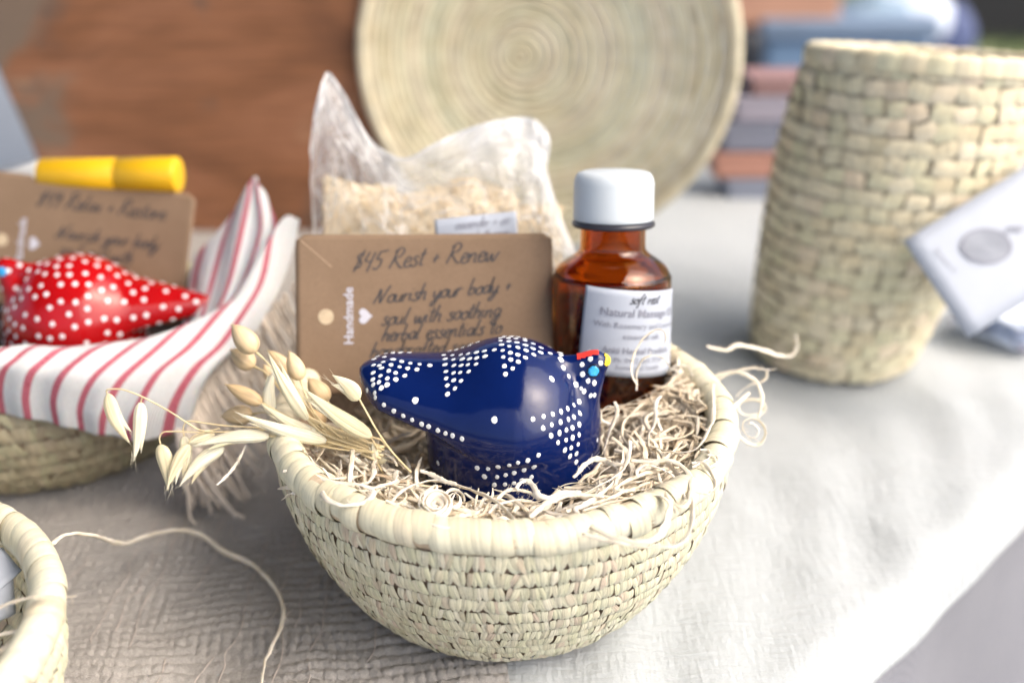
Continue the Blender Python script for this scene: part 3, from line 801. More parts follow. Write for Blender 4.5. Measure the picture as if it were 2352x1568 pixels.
# larger curls one can single out
k5 = crop(1400, 780, 2.752); k6 = crop(660, 1080, 3.92); k3 = crop(1000, 1000, 4.523); k7 = crop(200, 700, 2.851)
def frays(mb, path, w_, n):
    for i in range(n):
        k = random.randrange(2, len(path) - 2); p = path[k]; t = path[k + 1] - path[k]; t /= np.linalg.norm(t) + 1e-9
        d = np.cross(t, rng.normal(0, 1, 3)); d /= np.linalg.norm(d) + 1e-9; L = random.uniform(.0008, .0022)
        q = [p + d * w_ * .3, p + d * L * .5 + t * L * .4, p + d * L + t * L * (random.random())]
        mb.add(*sweep(catmull(q, 6), .00022, None, 3, taper=lambda s: 1 - .6 * s, cap=False))
def curl(pts, cf, z, w_, label=None, thk=.55, fray=8, depth=None, mat='wool_pale', up=(0, -.5, 1), group="loose wood wool curls"):
    q = []
    zz = z if isinstance(z, (list, tuple)) else [z] * len(pts)
    for i, p in enumerate(pts):
        px, py = cf(p) if cf else p
        zi = np.interp(i / max(1, len(pts) - 1), np.linspace(0, 1, len(zz)), zz)
        q.append(P(px, py, zi) if depth else PZ(px, py, zi))
    path = catmull(q, max(16, len(pts) * 9)); mb = MB()
    path = path + np.array([[mnoise.noise(Vector(p) * 260 + Vector((s, 0, 0))) * .00035 for s in (0, 9, 18)] for p in path])
    k1, k2 = random.uniform(0, 6), random.uniform(0, 6)
    mb.add(*sweep(path, w_ * 1.08, w_ * thk * .55, 8, up=up, twist=random.uniform(-2.2, 2.2), taper=lambda t: (.62 + .38 * math.sin(PI * min(1, t * 1.0))) * (1 + .13 * math.sin(t * 23 + k1) + .09 * math.sin(t * 57 + k2)))) 
    frays(mb, path, w_, int(fray * 1.6) + 6)
    c = path.mean(0)
    o = mb.build("wood_wool_curl", M[mat], None, off=c); o.location = tuple(c)
    if label: tag(o, label, "wood shaving", group)
    else: o.parent = nst; o.name = "loose_strand"; o.location = tuple(c - np.array([0, 0, .05]))
    return o
def spiral(cx, cy, r0, r1, turns, sq=.85, a0=0, n=None):
    n = n or int(turns * 11); return [(cx + (r0 + (r1 - r0) * i / (n - 1)) * math.cos(a0 + 2 * PI * turns * i / (n - 1)), cy + sq * (r0 + (r1 - r0) * i / (n - 1)) * math.sin(a0 + 2 * PI * turns * i / (n - 1))) for i in range(n)]
curl(spiral(1585, 585, 18, 175, 3.6, .86, 1.0) + [(1440, 720), (1560, 800), (1750, 825), (1950, 770)], k6, [.0795, .0805, .079], .0021, "tight rosette curl of pale wood wool in front of the bird, just inside the rim", .8, 10)
curl(spiral(1755, 545, 40, 105, 1.7, 1.0, 2.0), k6, .0775, .0013, "small ring curl touching the right side of the pale rosette", .6)
curl([(1150, 590), (1200, 510), (1300, 430), (1420, 385), (1550, 365), (1700, 385), (1950, 465), (2150, 560), (2290, 680), (2370, 820)], k6, .0765, .0019, "long smooth strand arching over the rosette and past the foot of the bird", .6)
curl([(1430, 260), (1540, 300), (1650, 360), (1780, 400)], k6, .0775, .0015, None, .6)
curl([(120, 275), (220, 268), (330, 285), (450, 330), (600, 378), (800, 398), (940, 430), (985, 485), (930, 550), (800, 592), (650, 592), (530, 530), (495, 450), (540, 395), (620, 375)], k6, [.0775, .080, .081, .080, .0785], .0016, "open loop of wood wool lying across the left side of the basket rim", .5, 4)
curl([(80, 440), (170, 425), (270, 415), (385, 403)], k6, [.066, .074, .078], .0017, "short blond stub poking out over the left rim, the upper of a pair", .5, 3)
curl([(118, 540), (180, 500), (250, 475), (330, 455)], k6, [.0625, .071, .077], .0017, "short blond stub poking out over the left rim, the lower of a pair", .5, 3)
curl([(372, 45), (430, 75), (500, 52), (580, 62), (660, 105), (780, 205), (890, 300)], k6, .0735, .0014, "frayed white strand running down from the oat stems inside the left rim", .6, 40)
curl([(870, 395), (945, 375), (995, 300), (985, 220), (1020, 145), (1090, 108), (1160, 145), (1215, 215)], k6, .0735, .0014, "frayed white hook standing up left of the bird above the rosette", .6, 45)
curl([(900, 390), (905, 300), (925, 200), (960, 70), (920, 35), (800, 40), (690, 75), (600, 150)], k6, .072, .0012, None, .6, 10)
curl([(1215, 258), (1185, 330), (1150, 430), (1135, 550)], k6, .074, .0021, None, .4, 5)
curl([(1140, 640), (1190, 590), (1280, 585), (1350, 620)], k6, .0765, .0015, None, .6, 5)
curl([(560, 750), (640, 640), (690, 540), (700, 420)], k6, .067, .0009, None, .6, 5)
curl([(0, 1262), (90, 1360), (230, 1445), (380, 1490), (520, 1480), (600, 1420), (640, 1320), (645, 1240), (580, 1185), (440, 1190), (240, 1230), (60, 1290)], k5, [.078, .080, .0815, .0805, .079], .0020, "broad pale loop lying over the front right of the rim", .6, 6)
curl([(60, 1440), (300, 1500), (500, 1525), (650, 1522), (750, 1475), (792, 1370), (795, 1250), (750, 1130), (680, 1010), (560, 950), (400, 945)], k5, [.079, .0815, .081, .078, .077], .0017, "outermost long strand drooping over the front right rim below the pale loop", .6, 6)
curl([(0, 1062), (55, 995), (130, 942), (205, 942), (262, 968), (330, 972)], k5, .0805, .0016, "frayed strand hooking up in front of the bird's breast", .6, 26)
curl([(380, 808), (374, 900), (335, 1000), (255, 1065), (150, 1130), (20, 1180)], k5, [.083, .080, .078], .0016, "strand standing up with a ragged tip to the right of the bird's breast", .6, 14)
curl([(592, 512), (553, 560), (545, 680), (505, 780), (505, 850), (560, 930)], k5, [.080, .077, .075], .0016, None, .6, 5)
curl([(940, 430), (942, 600), (930, 690), (880, 790), (820, 865), (700, 892), (500, 850)], k5, [.084, .081, .077], .0015, None, .6, 5)
curl([(938, 505), (1030, 630), (1090, 750), (1165, 825), (1240, 842), (1284, 790), (1280, 715), (1215, 662), (1150, 680), (1136, 730), (1175, 785), (1228, 785), (1245, 735), (1205, 695), (1180, 690)], k5, [.393, .388, .385], .0014, "white spiral curl hanging outside the right side of the rim", .6, 18, depth=True)
curl([(1180, 490), (1090, 580), (1000, 680), (880, 765), (790, 850)], k5, [.395, .385, .378], .0018, "broad strand leaning out across the right rim above the hanging spiral", .35, 3, depth=True)
curl([(930, 440), (1020, 375), (1120, 358), (1215, 405), (1262, 490), (1265, 590), (1240, 665)], k5, [.41, .405, .40], .0013, "arching strand bending down to the hanging spiral at the right rim", .6, 4, depth=True)
curl([(900, 180), (1020, 205), (1100, 175), (1220, 188), (1350, 232), (1450, 245), (1500, 190), (1490, 95)], k5, [.43, .44, .44], .0018, "farthest strand reaching right towards the vase basket with an upturned end", .6, 12, depth=True)
curl([(800, 430), (920, 390), (1060, 350), (1200, 325), (1290, 335), (1362, 332)], k5, .415, .0014, "thin strand pointing right from the back of the nest, below the farthest one", .6, 14, depth=True)
curl([(1300, 345), (1285, 405), (1170, 450), (1090, 520)], k5, .412, .0012, None, .6, 4, depth=True)
curl([(430, 440), (400, 390), (395, 300), (425, 195), (485, 110), (560, 70), (608, 82), (622, 140), (600, 190)], k5, .386, .0010, "thin loop rising in front of the bottle's paper label", .7, 3, depth=True)
curl([(425, 475), (420, 380), (450, 290), (520, 245), (600, 262), (655, 330)], k5, .389, .0010, None, .7, 3, depth=True)
curl([(280, 550), (292, 620), (235, 780), (190, 915)], k5, [.378, .372], .0014, None, .6, 10, depth=True)
curl(spiral(245, 640, 55, 60, 1.05, 1, 0), k5, .385, .0009, None, .6, 2, depth=True)
curl(spiral(1195, 590, 85, 98, 1.1, .62, 1), k5, .41, .0011, None, .6, 3, depth=True)
curl([(645, 345), (700, 305), (770, 320), (800, 380)], k5, .402, .0012, None, .6, 3, depth=True)
curl([(380, 945), (500, 956), (640, 947), (735, 990), (790, 1075), (785, 1190), (740, 1255), (660, 1230)], k5, [.079, .080, .080], .0017, "tan strand bowed over the nest close to the front right rim", .5, 6)
curl([(790, 960), (870, 962), (935, 1045), (952, 1120), (905, 1168), (820, 1160)], k5, .0815, .0012, None, .6, 3)
curl([(425, 1062), (430, 1010), (490, 980), (565, 992), (660, 1042), (730, 1130), (755, 1200)], k5, .079, .0014, None, .6, 6)
curl([(570, 1030), (600, 1120), (650, 1235), (690, 1290)], k5, .080, .0012, None, .6, 6)
curl([(850, 872), (900, 882), (912, 925), (865, 960), (800, 990)], k5, .081, .0012, None, .6, 3)
curl([(900, 910), (965, 915), (972, 960), (905, 992)], k5, .0815, .0012, None, .6, 3)
curl([(885, 1142), (945, 1062), (1080, 1012), (1230, 990), (1350, 1000)], k3, .0765, .0011, None, .6, 8)
curl([(965, 985), (1060, 902), (1200, 880), (1330, 920), (1430, 990)], k3, .0775, .0015, None, .6, 10)
curl([(1175, 865), (1230, 800), (1300, 786), (1370, 860), (1430, 940), (1560, 965), (1720, 915), (1900, 905)], k3, .0785, .0017, "wavy strand curling up against the front of the bird", .6, 10)
curl([(1330, 1190), (1500, 1035), (1700, 955), (1900, 930), (2150, 960)], k3, .078, .0022, "thick strand sweeping away to the right below the bird", .5, 8)
curl([(700, 1180), (760, 1120), (815, 1080)], k3, .0755, .0009, None, .6, 3)
for i in range(170):                                   # pale top strands along the front of the nest
    px = random.uniform(930, 1560); py = random.uniform(1185 if 990 < px < 1290 else 1150, 1240) - max(0, (px - 1300)) * .45; a = random.gauss(-.12 - .5 * max(0, (px - 1150) / 400), .45); L = random.uniform(60, 190); k = random.uniform(-.9, .9)
    pts = [(px + L * t * math.cos(a + k * t), py + L * t * math.sin(a + k * t) * .8) for t in np.linspace(0, 1, 6)]
    z = random.uniform(.071, .0775)
    q = PZ(*pts[0], z); q2 = PZ(*pts[-1], z)
    if any(960 < a_ < 1320 and b_ < 1168 for a_, b_ in pts): continue
    if math.hypot(q[0], q[1]) > .0715 or math.hypot(q2[0], q2[1]) > .074 or inside_bird(q, .003) or inside_bird(q2, .003): continue
    curl(pts, None, z, random.uniform(.0009, .0020), None, random.uniform(.3, .7), 4, mat=random.choice(['wool_pale', 'wool', 'wool']))
curl([(1140, 1110), (1080, 1225), (1010, 1310), (940, 1385)], k7, [.372, .366], .0010, "short pale splinter of wood wool hanging down left of the basket below the oats", .6, 14, depth=True)

WW = []; WP = []
for i in range(420):                                  # warm flat strands packed behind the front rim and up to the right
    a0 = random.uniform(-PI * .93, PI * .10); r0 = random.uniform(.040, .071); x, y = r0 * math.cos(a0), r0 * math.sin(a0)
    z0 = .066 + .009 * max(0, (r0 - .045) / .025) + random.uniform(-.003, .003); n = random.randint(5, 8); st_ = random.uniform(.0022, .0045); a = a0 + PI / 2 + random.gauss(0, .55) + (PI if random.random() < .5 else 0); kp = random.gauss(0, 60); q = []
    for k in range(n):
        q.append((x, y, z0)); a += kp * st_; x += math.cos(a) * st_; y += math.sin(a) * st_; z0 += random.gauss(0, .0006)
        r = math.hypot(x, y)
        if r > .0715: x *= .0715 / r; y *= .0715 / r; z0 = max(z0, .0735)
    if any(inside_bird(np.array(p), .0035) for p in q) or any(math.hypot(p[0] - BOT[0], p[1] - BOT[1]) < .025 for p in q): continue
    if q[0][1] < -.036 and abs(q[0][0]) < .022 and r0 < .052: continue
    path = catmull(q, n * 6); w_ = random.uniform(.0008, .0022); mb = MB(); k1 = random.uniform(0, 6)
    mb.add(*sweep(path, w_, w_ * random.uniform(.14, .35), 6, up=(0, 0, 1), twist=random.uniform(-1.6, 1.6), taper=lambda t: (.5 + .5 * math.sin(PI * min(1, t + .05)) ** .6) * (1 + .12 * math.sin(t * 31 + k1)), cap=False))
    frays(mb, path, w_, 3)
    if i % 3 == 0: WP.append(mb)
    else: WW.append(mb)
for lst, mt_ in ((WW, 'wool'), (WP, 'wool_pale')):
    big = MB()
    for m_ in lst:
        big.add(np.vstack(m_.V), m_.F, np.vstack(m_.U))
    o = big.build("packed_strands", M[mt_], nst, off=(0, 0, .05)); o['kind'] = 'stuff'

# long strand on the cloth from the lower-left basket
ks = crop(0, 1050, 2.541)
curl([(330, 700), (380, 660), (470, 640), (600, 655), (700, 690), (780, 700), (900, 660), (1040, 625), (1180, 622), (1270, 660), (1390, 750), (1560, 830), (1660, 920), (1730, 1020), (1760, 1110), (1735, 1230), (1680, 1350), (1640, 1450), (1615, 1600)], ks, [.060, .050, .030, .016, .012, .010, .010, .010, .009], .0023, "long wavy strand of straw trailing over the taupe runner at the lower left", 1.3, 12, group=None)
curl([(-60, 1130), (60, 1070), (200, 1035), (330, 1030), (475, 1028)], ks, [.064, .067, .069, .066], .0013, "short straw lying across the rim of the lower-left basket", .5, 3, group=None)
for pts, z, lb_ in (([(-20, 1380), (100, 1290), (220, 1200), (330, 1150)], .060, "middle straw wisp slanting up across the lower-left basket to its rim"), ([(-20, 1270), (110, 1240), (240, 1230)], .055, "upper thin straw wisp lying level inside the lower-left basket"), ([(20, 1480), (120, 1380), (230, 1270)], .058, "lowest straw wisp slanting steeply inside the lower-left basket")):
    o = curl(pts, ks, z, .0012, None, .5, 3); o.parent = None; o.name = "straw_wisp"
    o.location = o.location + Vector((0, 0, .05)); tag(o, lb_, "straw", "straw wisps in the lower-left basket")

# ================================================================ dried oats and pods
def husk(mb, b, t, w_, bend=0.0, flat=.45, seed=0):
    """A pointed boat-shaped oat husk from base b to tip t (photo points at a depth)."""
    b = np.array(b); t = np.array(t); ax = t - b; L = np.linalg.norm(ax); ax /= L
    side = np.cross(ax, FV); side /= np.linalg.norm(side); nr = np.cross(side, ax)
    nu, nv = 24, 17; V = []; U = []
    for i in range(nv):
        v = i / (nv - 1); ww = w_ * .5 * (math.sin(PI * min(1, (v + .012) ** .62)) ** .85 * .98 + .02 * (1 - v)) * (1 - .25 * v)
        c = b + ax * L * v + side * bend * L * math.sin(PI * v) 
        for k in range(nu):
            q = 2 * PI * k / nu; rib = 1 + .07 * math.cos(q * 6 + .5)
            V.append(c + side * ww * math.cos(q) * rib - nr * ww * flat * math.sin(q) * rib); U.append((k / nu * 1.0, v))
    F = gridF(nu, nv, True); mb.add(V, F, U)
def oat_spray(label, husks, stems, group):
    allp = []
    for h in husks: allp.append(P(*k7(h[0]), h[2]))
    base = np.mean(allp, 0); base = np.array(P(*k7(stems[0][0][-1]), stems[0][1][-1] if isinstance(stems[0][1], (list, tuple)) else stems[0][1]))
    root = thing("oat_spray", label, "dried oat", base, group)
    for pts, d, w_ in stems:
        dd = d if isinstance(d, (list, tuple)) else [d, d]
        q = [P(*k7(p), np.interp(i / (len(pts) - 1), np.linspace(0, 1, len(dd)), dd)) for i, p in enumerate(pts)]
        mb = MB(); mb.add(*sweep(catmull(q, len(pts) * 8), w_, None, 6)); mb.build("stem", M['oat_stem'], root, off=base)
    for b, t, d, w_, be in husks:
        mb = MB(); pb = P(*k7(b), d); pt = P(*k7(t), d - .002)
        wm = w_ / 2.851 * S_ * d / FPX * 1.10
        husk(mb, pb, pt, wm, be)
        ax = pt - pb; sd = np.cross(ax, FV); sd /= np.linalg.norm(sd)
        husk(mb, pb + ax * .02 + FV * .0006, pt - ax * .16 + sd * wm * .45, wm * .75, be - .02)   # second husk of the pair
        for q_ in range(4):
            e_ = pt - ax * random.uniform(0, .12) + sd * wm * random.uniform(-.2, .5); d_ = ax / np.linalg.norm(ax) + sd * random.uniform(-.35, .35) + FV * random.uniform(-.2, .2)
            mb.add(*sweep(catmull([e_ - d_ * .002, e_, e_ + d_ * random.uniform(.0012, .0035)], 6), .00022, None, 3, taper=lambda t: 1 - .7 * t, cap=False))
        mb.build("husk", M['oat'], root, off=base)
    return root
OG = "dried oat sprays tucked into the central basket"
oat_spray("leftmost oat spray, two pale husks dangling from a long arched stalk", [((178, 748), (338, 1095), .372, 98, -.06), ((410, 805), (358, 1222), .371, 92, .03)],
          [([(178, 750), (172, 722), (200, 712), (290, 716), (420, 765), (600, 860), (740, 950), (850, 1002), (1100, 1010), (1330, 990)], [.372, .370, .370], .00055), ([(410, 805), (416, 780), (422, 768)], .371, .0005)], OG)
oat_spray("oat spray with a cluster of drooping husks left of the rim", [((548, 1098), (600, 1425), .371, 104, .05), ((715, 1040), (700, 1340), .373, 86, .05), ((745, 1095), (590, 1415), .369, 84, -.05), ((922, 1018), (735, 1090), .372, 84, .03)],
          [([(548, 1098), (540, 1052), (562, 1015), (620, 1006), (900, 1012), (1200, 996), (1335, 985)], [.371, .370], .0005), ([(712, 1042), (704, 990), (722, 945), (765, 935), (1000, 966), (1320, 985)], [.373, .371], .0005), ([(742, 1090), (770, 1045), (850, 1012), (960, 985)], .370, .0004)], OG)
oat_spray("oat spray with one long horizontal husk reaching left over the rim", [((1302, 1038), (760, 1112), .369, 92, -.05), ((985, 1112), (675, 1392), .371, 96, -.07)],
          [([(1302, 1038), (1450, 1050), (1600, 1090), (1800, 1130), (2020, 1150)], [.369, .369, .366], .0007), ([(985, 1112), (1000, 1060), (1090, 1015), (1250, 1000)], .371, .0004)], OG)
oat_spray("oat spray with two sharp husks fanned to the left above the rim", [((1700, 1075), (1060, 868), .368, 92, .03), ((1690, 1060), (1240, 808), .371, 88, .04), ((1640, 1010), (1260, 845), .373, 50, .02)],
          [([(1700, 1075), (1850, 1115), (2030, 1150)], [.368, .366], .0007), ([(1690, 1060), (1850, 1105), (2020, 1145)], [.371, .367], .0006)], OG)
oat_spray("oat spray with upright narrow husks standing among the pods", [((1568, 925), (1292, 450), .370, 88, .03), ((1562, 900), (1368, 505), .373, 60, .02), ((1312, 890), (1345, 560), .376, 92, .08)],
          [([(1568, 925), (1700, 1030), (2010, 1140)], [.370, .367], .0006), ([(1312, 890), (1500, 1000), (1900, 1130)], [.376, .370], .0006)], OG)
oat_spray("oat spray with the fattest single husk lying towards the bird", [((2012, 1045), (1535, 700), .363, 112, .03), ((1970, 1010), (1545, 765), .366, 70, .02)],
          [([(2010, 1042), (2080, 1065), (2120, 1110)], [.363, .362], .0006), ([(1970, 1010), (2020, 1060), (2060, 1130)], .366, .0005)], OG)
oat_spray("single cream oat bud on a thin stalk leaning in front of the bird's tail", [((1930, 782), (1740, 612), .360, 108, -.06)],
          [([(1930, 780), (1985, 880), (2060, 1010), (2160, 1150), (2290, 1290)], [.360, .358], .0007)], OG)
oat_spray("small broken oat husk among the stalks inside the left rim", [((2050, 1215), (2020, 1085), .368, 60, 0), ((2060, 1220), (2130, 1200), .368, 40, 0)], [([(2045, 1210), (2100, 1300)], .368, .0006)], OG)
# loose stalks of the bunch
sb = thing("stalk_bundle", "bundle of straw-coloured stalks lying over the left rim into the nest", "stalks", P(*k7((2050, 1150)), .369))
for i in range(16):
    y0 = 900 + i * 14 + random.uniform(-10, 10); q = [P(*k7(p), d) for p, d in (((1560 + 7 * i, y0), .372), ((1800, y0 * .45 + 600), .371), ((2070 + random.uniform(-40, 40), 1110 + i * 6), .367))]
    mb = MB(); mb.add(*sweep(catmull(q, 20), random.uniform(.0006, .0011), None, 5)); mb.build("stalk", M['oat_stem'], sb, off=sb.location)
def pod(label, b, t, w_, d, stem):
    pb, pt = P(*k7(b), d), P(*k7(t), d); root = thing("seed_pod", label, "seed pod", pb, "dried seed pods beside the oats")
    ax = pt - pb; L = np.linalg.norm(ax); ax /= L; sd = np.cross(ax, FV); sd /= np.linalg.norm(sd); nr = np.cross(sd, ax); wm = w_ / 2.851 * S_ * d / FPX * .5
    V = []; U = []; nu, nv = 20, 16
    for i in range(nv):
        v = i / (nv - 1); r = wm * (math.sin(PI * min(1, v ** .78 * .985 + .008)) ** .62) * (1 - .10 * v)
        for k in range(nu):
            q = 2 * PI * k / nu; rb_ = 1 - .05 * abs(math.sin(q * 2.5 + .3)) ** 6 
            V.append(pb + ax * L * v + (sd * math.cos(q) + nr * math.sin(q)) * r * rb_); U.append((k / nu, v))
    MB().add(V, gridF(nu, nv, True), U).build("capsule", M['pod'], root, off=pb)
    mb = MB()
    for k in range(5):
        q = 2 * PI * k / 5; d0 = sd * math.cos(q) + nr * math.sin(q)
        mb.add(*sweep(catmull([pb + ax * L * .96 + d0 * wm * .12, pb + ax * L * 1.02 + d0 * wm * .10, pb + ax * L * 1.06 + d0 * wm * .16], 6), .0005, .0003, 4, taper=lambda s: 1 - .7 * s))
    mb.build("tip", M['pod'], root, off=pb)
    q = [P(*k7(p), np.interp(i / (len(stem) - 1), [0, 1], [d, .370])) for i, p in enumerate(stem)]
    MB().add(*sweep(catmull(q, 24), .0007, None, 6, taper=lambda s: 1.5 - .5 * min(1, s * 6))).build("stem", M['oat_stem'], root, off=pb)
pod("topmost seed pod, the plump glossy one at the tip of the bunch", (1212, 455), (1052, 268), 172, .378, [(1212, 455), (1300, 540), (1480, 780), (1700, 1010), (1950, 1120)])
pod("pale round seed pod just below the topmost one", (1200, 555), (1040, 440), 152, .388, [(1200, 555), (1290, 610), (1450, 800), (1700, 1020)])
pod("blurred seed pod behind the upright husks, between the two upright ones", (1450, 600), (1300, 448), 120, .392, [(1450, 600), (1520, 760), (1680, 980)])
pod("small pinkish seed pod half hidden behind the upright husks", (1345, 660), (1270, 545), 100, .390, [(1345, 660), (1450, 800), (1650, 1000)])
pod("upright seed pod with a toothed tip, nearest the kraft card", (1525, 650), (1445, 455), 132, .376, [(1525, 650), (1560, 760), (1650, 920), (1850, 1090)])
pod("slender tan seed pod pointing left with an orange base", (1255, 812), (1008, 682), 118, .374, [(1255, 812), (1350, 860), (1600, 980), (1900, 1110)])
pod("wide pale seed pod pointing left, lowest on the left of the bunch", (1190, 885), (975, 900), 150, .384, [(1190, 885), (1300, 880), (1600, 990)])
pod("round seed pod with a dark tip to the right of the upright pods", (1712, 800), (1580, 640), 150, .380, [(1712, 800), (1740, 880), (1850, 1060)])
pod("smooth round seed pod under the fattest husk", (1690, 960), (1560, 850), 140, .380, [(1690, 960), (1800, 1040), (1950, 1110)])

# ================================================================ writing
G = {  # single-stroke handwriting, x right, y up, x-height 0.5; each glyph: (width, [strokes])
 'a': (.5, [[(.42,.42),(.25,.5),(.08,.32),(.1,.08),(.25,.02),(.4,.3),(.42,.45),(.4,.1),(.52,.02)]]),
 'b': (.45, [[(.1,1.0),(.06,.4),(.05,.05),(.2,.0),(.38,.2),(.3,.42),(.1,.3)]]),
 'c': (.4, [[(.38,.4),(.22,.5),(.06,.3),(.1,.05),(.25,.0),(.42,.1)]]),
 'd': (.5, [[(.4,.4),(.22,.48),(.06,.25),(.12,.02),(.3,.08),(.42,.5),(.46,1.0),(.42,.4),(.44,.05),(.52,.02)]]),
 'e': (.4, [[(.05,.2),(.3,.3),(.3,.46),(.15,.48),(.05,.25),(.12,.02),(.28,.0),(.42,.14)]]),
 'f': (.4, [[(.4,.9),(.3,1.0),(.2,.8),(.15,.2),(.1,-.35),(.0,-.3)],[(.02,.42),(.36,.46)]]),
 'g': (.5, [[(.4,.42),(.22,.5),(.07,.28),(.16,.05),(.36,.2),(.42,.46),(.36,-.1),(.2,-.45),(.05,-.35),(.2,-.1),(.5,.08)]]),
 'h': (.48, [[(.12,1.0),(.06,.4),(.04,.0)],[(.06,.25),(.22,.48),(.34,.4),(.34,.05),(.46,.02)]]),
 'i': (.25, [[(.08,.45),(.07,.08),(.2,.03)],[(.12,.68),(.14,.70)]]),
 'l': (.28, [[(.16,1.0),(.09,.5),(.08,.08),(.22,.03)]]),
 'm': (.75, [[(.05,.46),(.05,.0)],[(.05,.2),(.2,.46),(.3,.36),(.3,.0)],[(.3,.2),(.46,.46),(.57,.36),(.57,.05),(.7,.03)]]),
 'n': (.5, [[(.05,.46),(.05,.0)],[(.05,.2),(.22,.46),(.34,.38),(.34,.06),(.48,.03)]]),
 'o': (.45, [[(.25,.48),(.08,.35),(.06,.1),(.22,.0),(.38,.15),(.36,.4),(.24,.48),(.46,.42)]]),
 'r': (.38, [[(.05,.46),(.06,.0)],[(.06,.22),(.16,.44),(.34,.42)]]),
 's': (.38, [[(.34,.42),(.2,.5),(.1,.38),(.28,.2),(.26,.03),(.1,-.02),(.02,.08)]]),
 't': (.32, [[(.16,.85),(.12,.3),(.14,.03),(.28,.04)],[(.0,.56),(.3,.6)]]),
 'u': (.5, [[(.05,.45),(.05,.12),(.18,.0),(.34,.15),(.38,.45),(.37,.08),(.5,.03)]]),
 'w': (.65, [[(.04,.45),(.08,.08),(.18,.02),(.3,.38),(.36,.05),(.46,.04),(.58,.4),(.66,.46)]]),
 'x': (.42, [[(.05,.45),(.35,.0)],[(.36,.46),(.02,.0)]]),
 'y': (.5, [[(.05,.45),(.08,.15),(.2,.06),(.36,.3),(.4,.46),(.34,-.05),(.18,-.42),(.03,-.36),(.2,-.1),(.5,.1)]]),
 'R': (.7, [[(.18,.9),(.12,.45),(.02,-.02)],[(.06,.8),(.3,1.02),(.5,.88),(.4,.6),(.16,.48),(.34,.25),(.55,.02),(.68,.06)]]),
 'N': (.8, [[(.0,-.05),(.14,.4),(.2,.82),(.3,.4),(.38,.0),(.52,.5),(.66,.95),(.76,1.0)]]),
 '$': (.5, [[(.4,.75),(.22,.82),(.1,.62),(.36,.38),(.3,.12),(.05,.12)],[(.34,1.0),(.12,-.1)]]),
 '4': (.5, [[(.14,.9),(.06,.45),(.4,.42)],[(.42,.9),(.3,-.1)]]),
 '5': (.55, [[(.2,.85),(.14,.5),(.36,.5),(.38,.2),(.22,-.02),(.06,.08)],[(.2,.86),(.6,.95)]]),
 '9': (.5, [[(.4,.8),(.2,.88),(.1,.62),(.28,.5),(.4,.78),(.34,.3),(.2,-.05)]]),
 '+': (.4, [[(.05,.3),(.34,.34)],[(.2,.5),(.16,.1)]]),
 '&': (.42, [[(.05,.28),(.34,.34)],[(.2,.52),(.14,.1)]]),
 '.': (.15, [[(.05,.02),(.07,.0)]]), ' ': (.38, []) }
def script_strokes(text, x, y, size, slant=.35, rise=0.0):
    out = []; cx = x
    for ch in text:
        wd, st = G.get(ch, G['o'])
        jy = random.uniform(-.03, .03) * size
        for s in st:
            q = [(cx + (p[0] + slant * p[1]) * size, y + p[1] * size + jy + (cx - x) * rise) for p in s]
            out.append(catmull([(a, b, 0) for a, b in q], max(6, len(q) * 5))[:, :2])
        cx += wd * size * .96
    return out, cx
def strokes_mesh(strokes, w_, frame, lift=.00012):
    """Flat pen lines on a sheet; frame(x, y, lift) maps sheet coordinates to space."""
    mb = MB()
    for s in strokes:
        n = len(s); t = np.gradient(s, axis=0); t /= np.linalg.norm(t, axis=1)[:, None] + 1e-9; nn = np.stack([-t[:, 1], t[:, 0]], 1)
        V = []
        for i in range(n):
            wi = w_ * .5 * (.75 + .35 * abs(t[i][1])) 
            V.append(frame(*(s[i] + nn[i] * wi), lift)); V.append(frame(*(s[i] - nn[i] * wi), lift))
        mb.add(V, gridF(2, n))
    return mb
def text_mesh(txt, size, frame, x, y, align='LEFT', lift=.00012, bold=0):
    cu = bpy.data.curves.new("t", 'FONT'); cu.body = txt; cu.size = size; cu.align_x = align; cu.resolution_u = 2; cu.offset = bold
    ob = bpy.data.objects.new("t", cu); COL.objects.link(ob)
    dg = bpy.context.evaluated_depsgraph_get(); dg.update(); me = bpy.data.meshes.new_from_object(ob.evaluated_get(dg))
    V = [frame(v.co.x + x, v.co.y + y, lift) for v in me.vertices]; F = [tuple(p.vertices) for p in me.polygons]
    bpy.data.objects.remove(ob); bpy.data.curves.remove(cu); bpy.data.meshes.remove(me)
    return V, F
def heart_pts(s):
    return [(s * .062 * 16 * math.sin(t) ** 3, s * .062 * (13 * math.cos(t) - 5 * math.cos(2 * t) - 2 * math.cos(3 * t) - math.cos(4 * t))) for t in np.linspace(0, 2 * PI, 40, endpoint=False)]

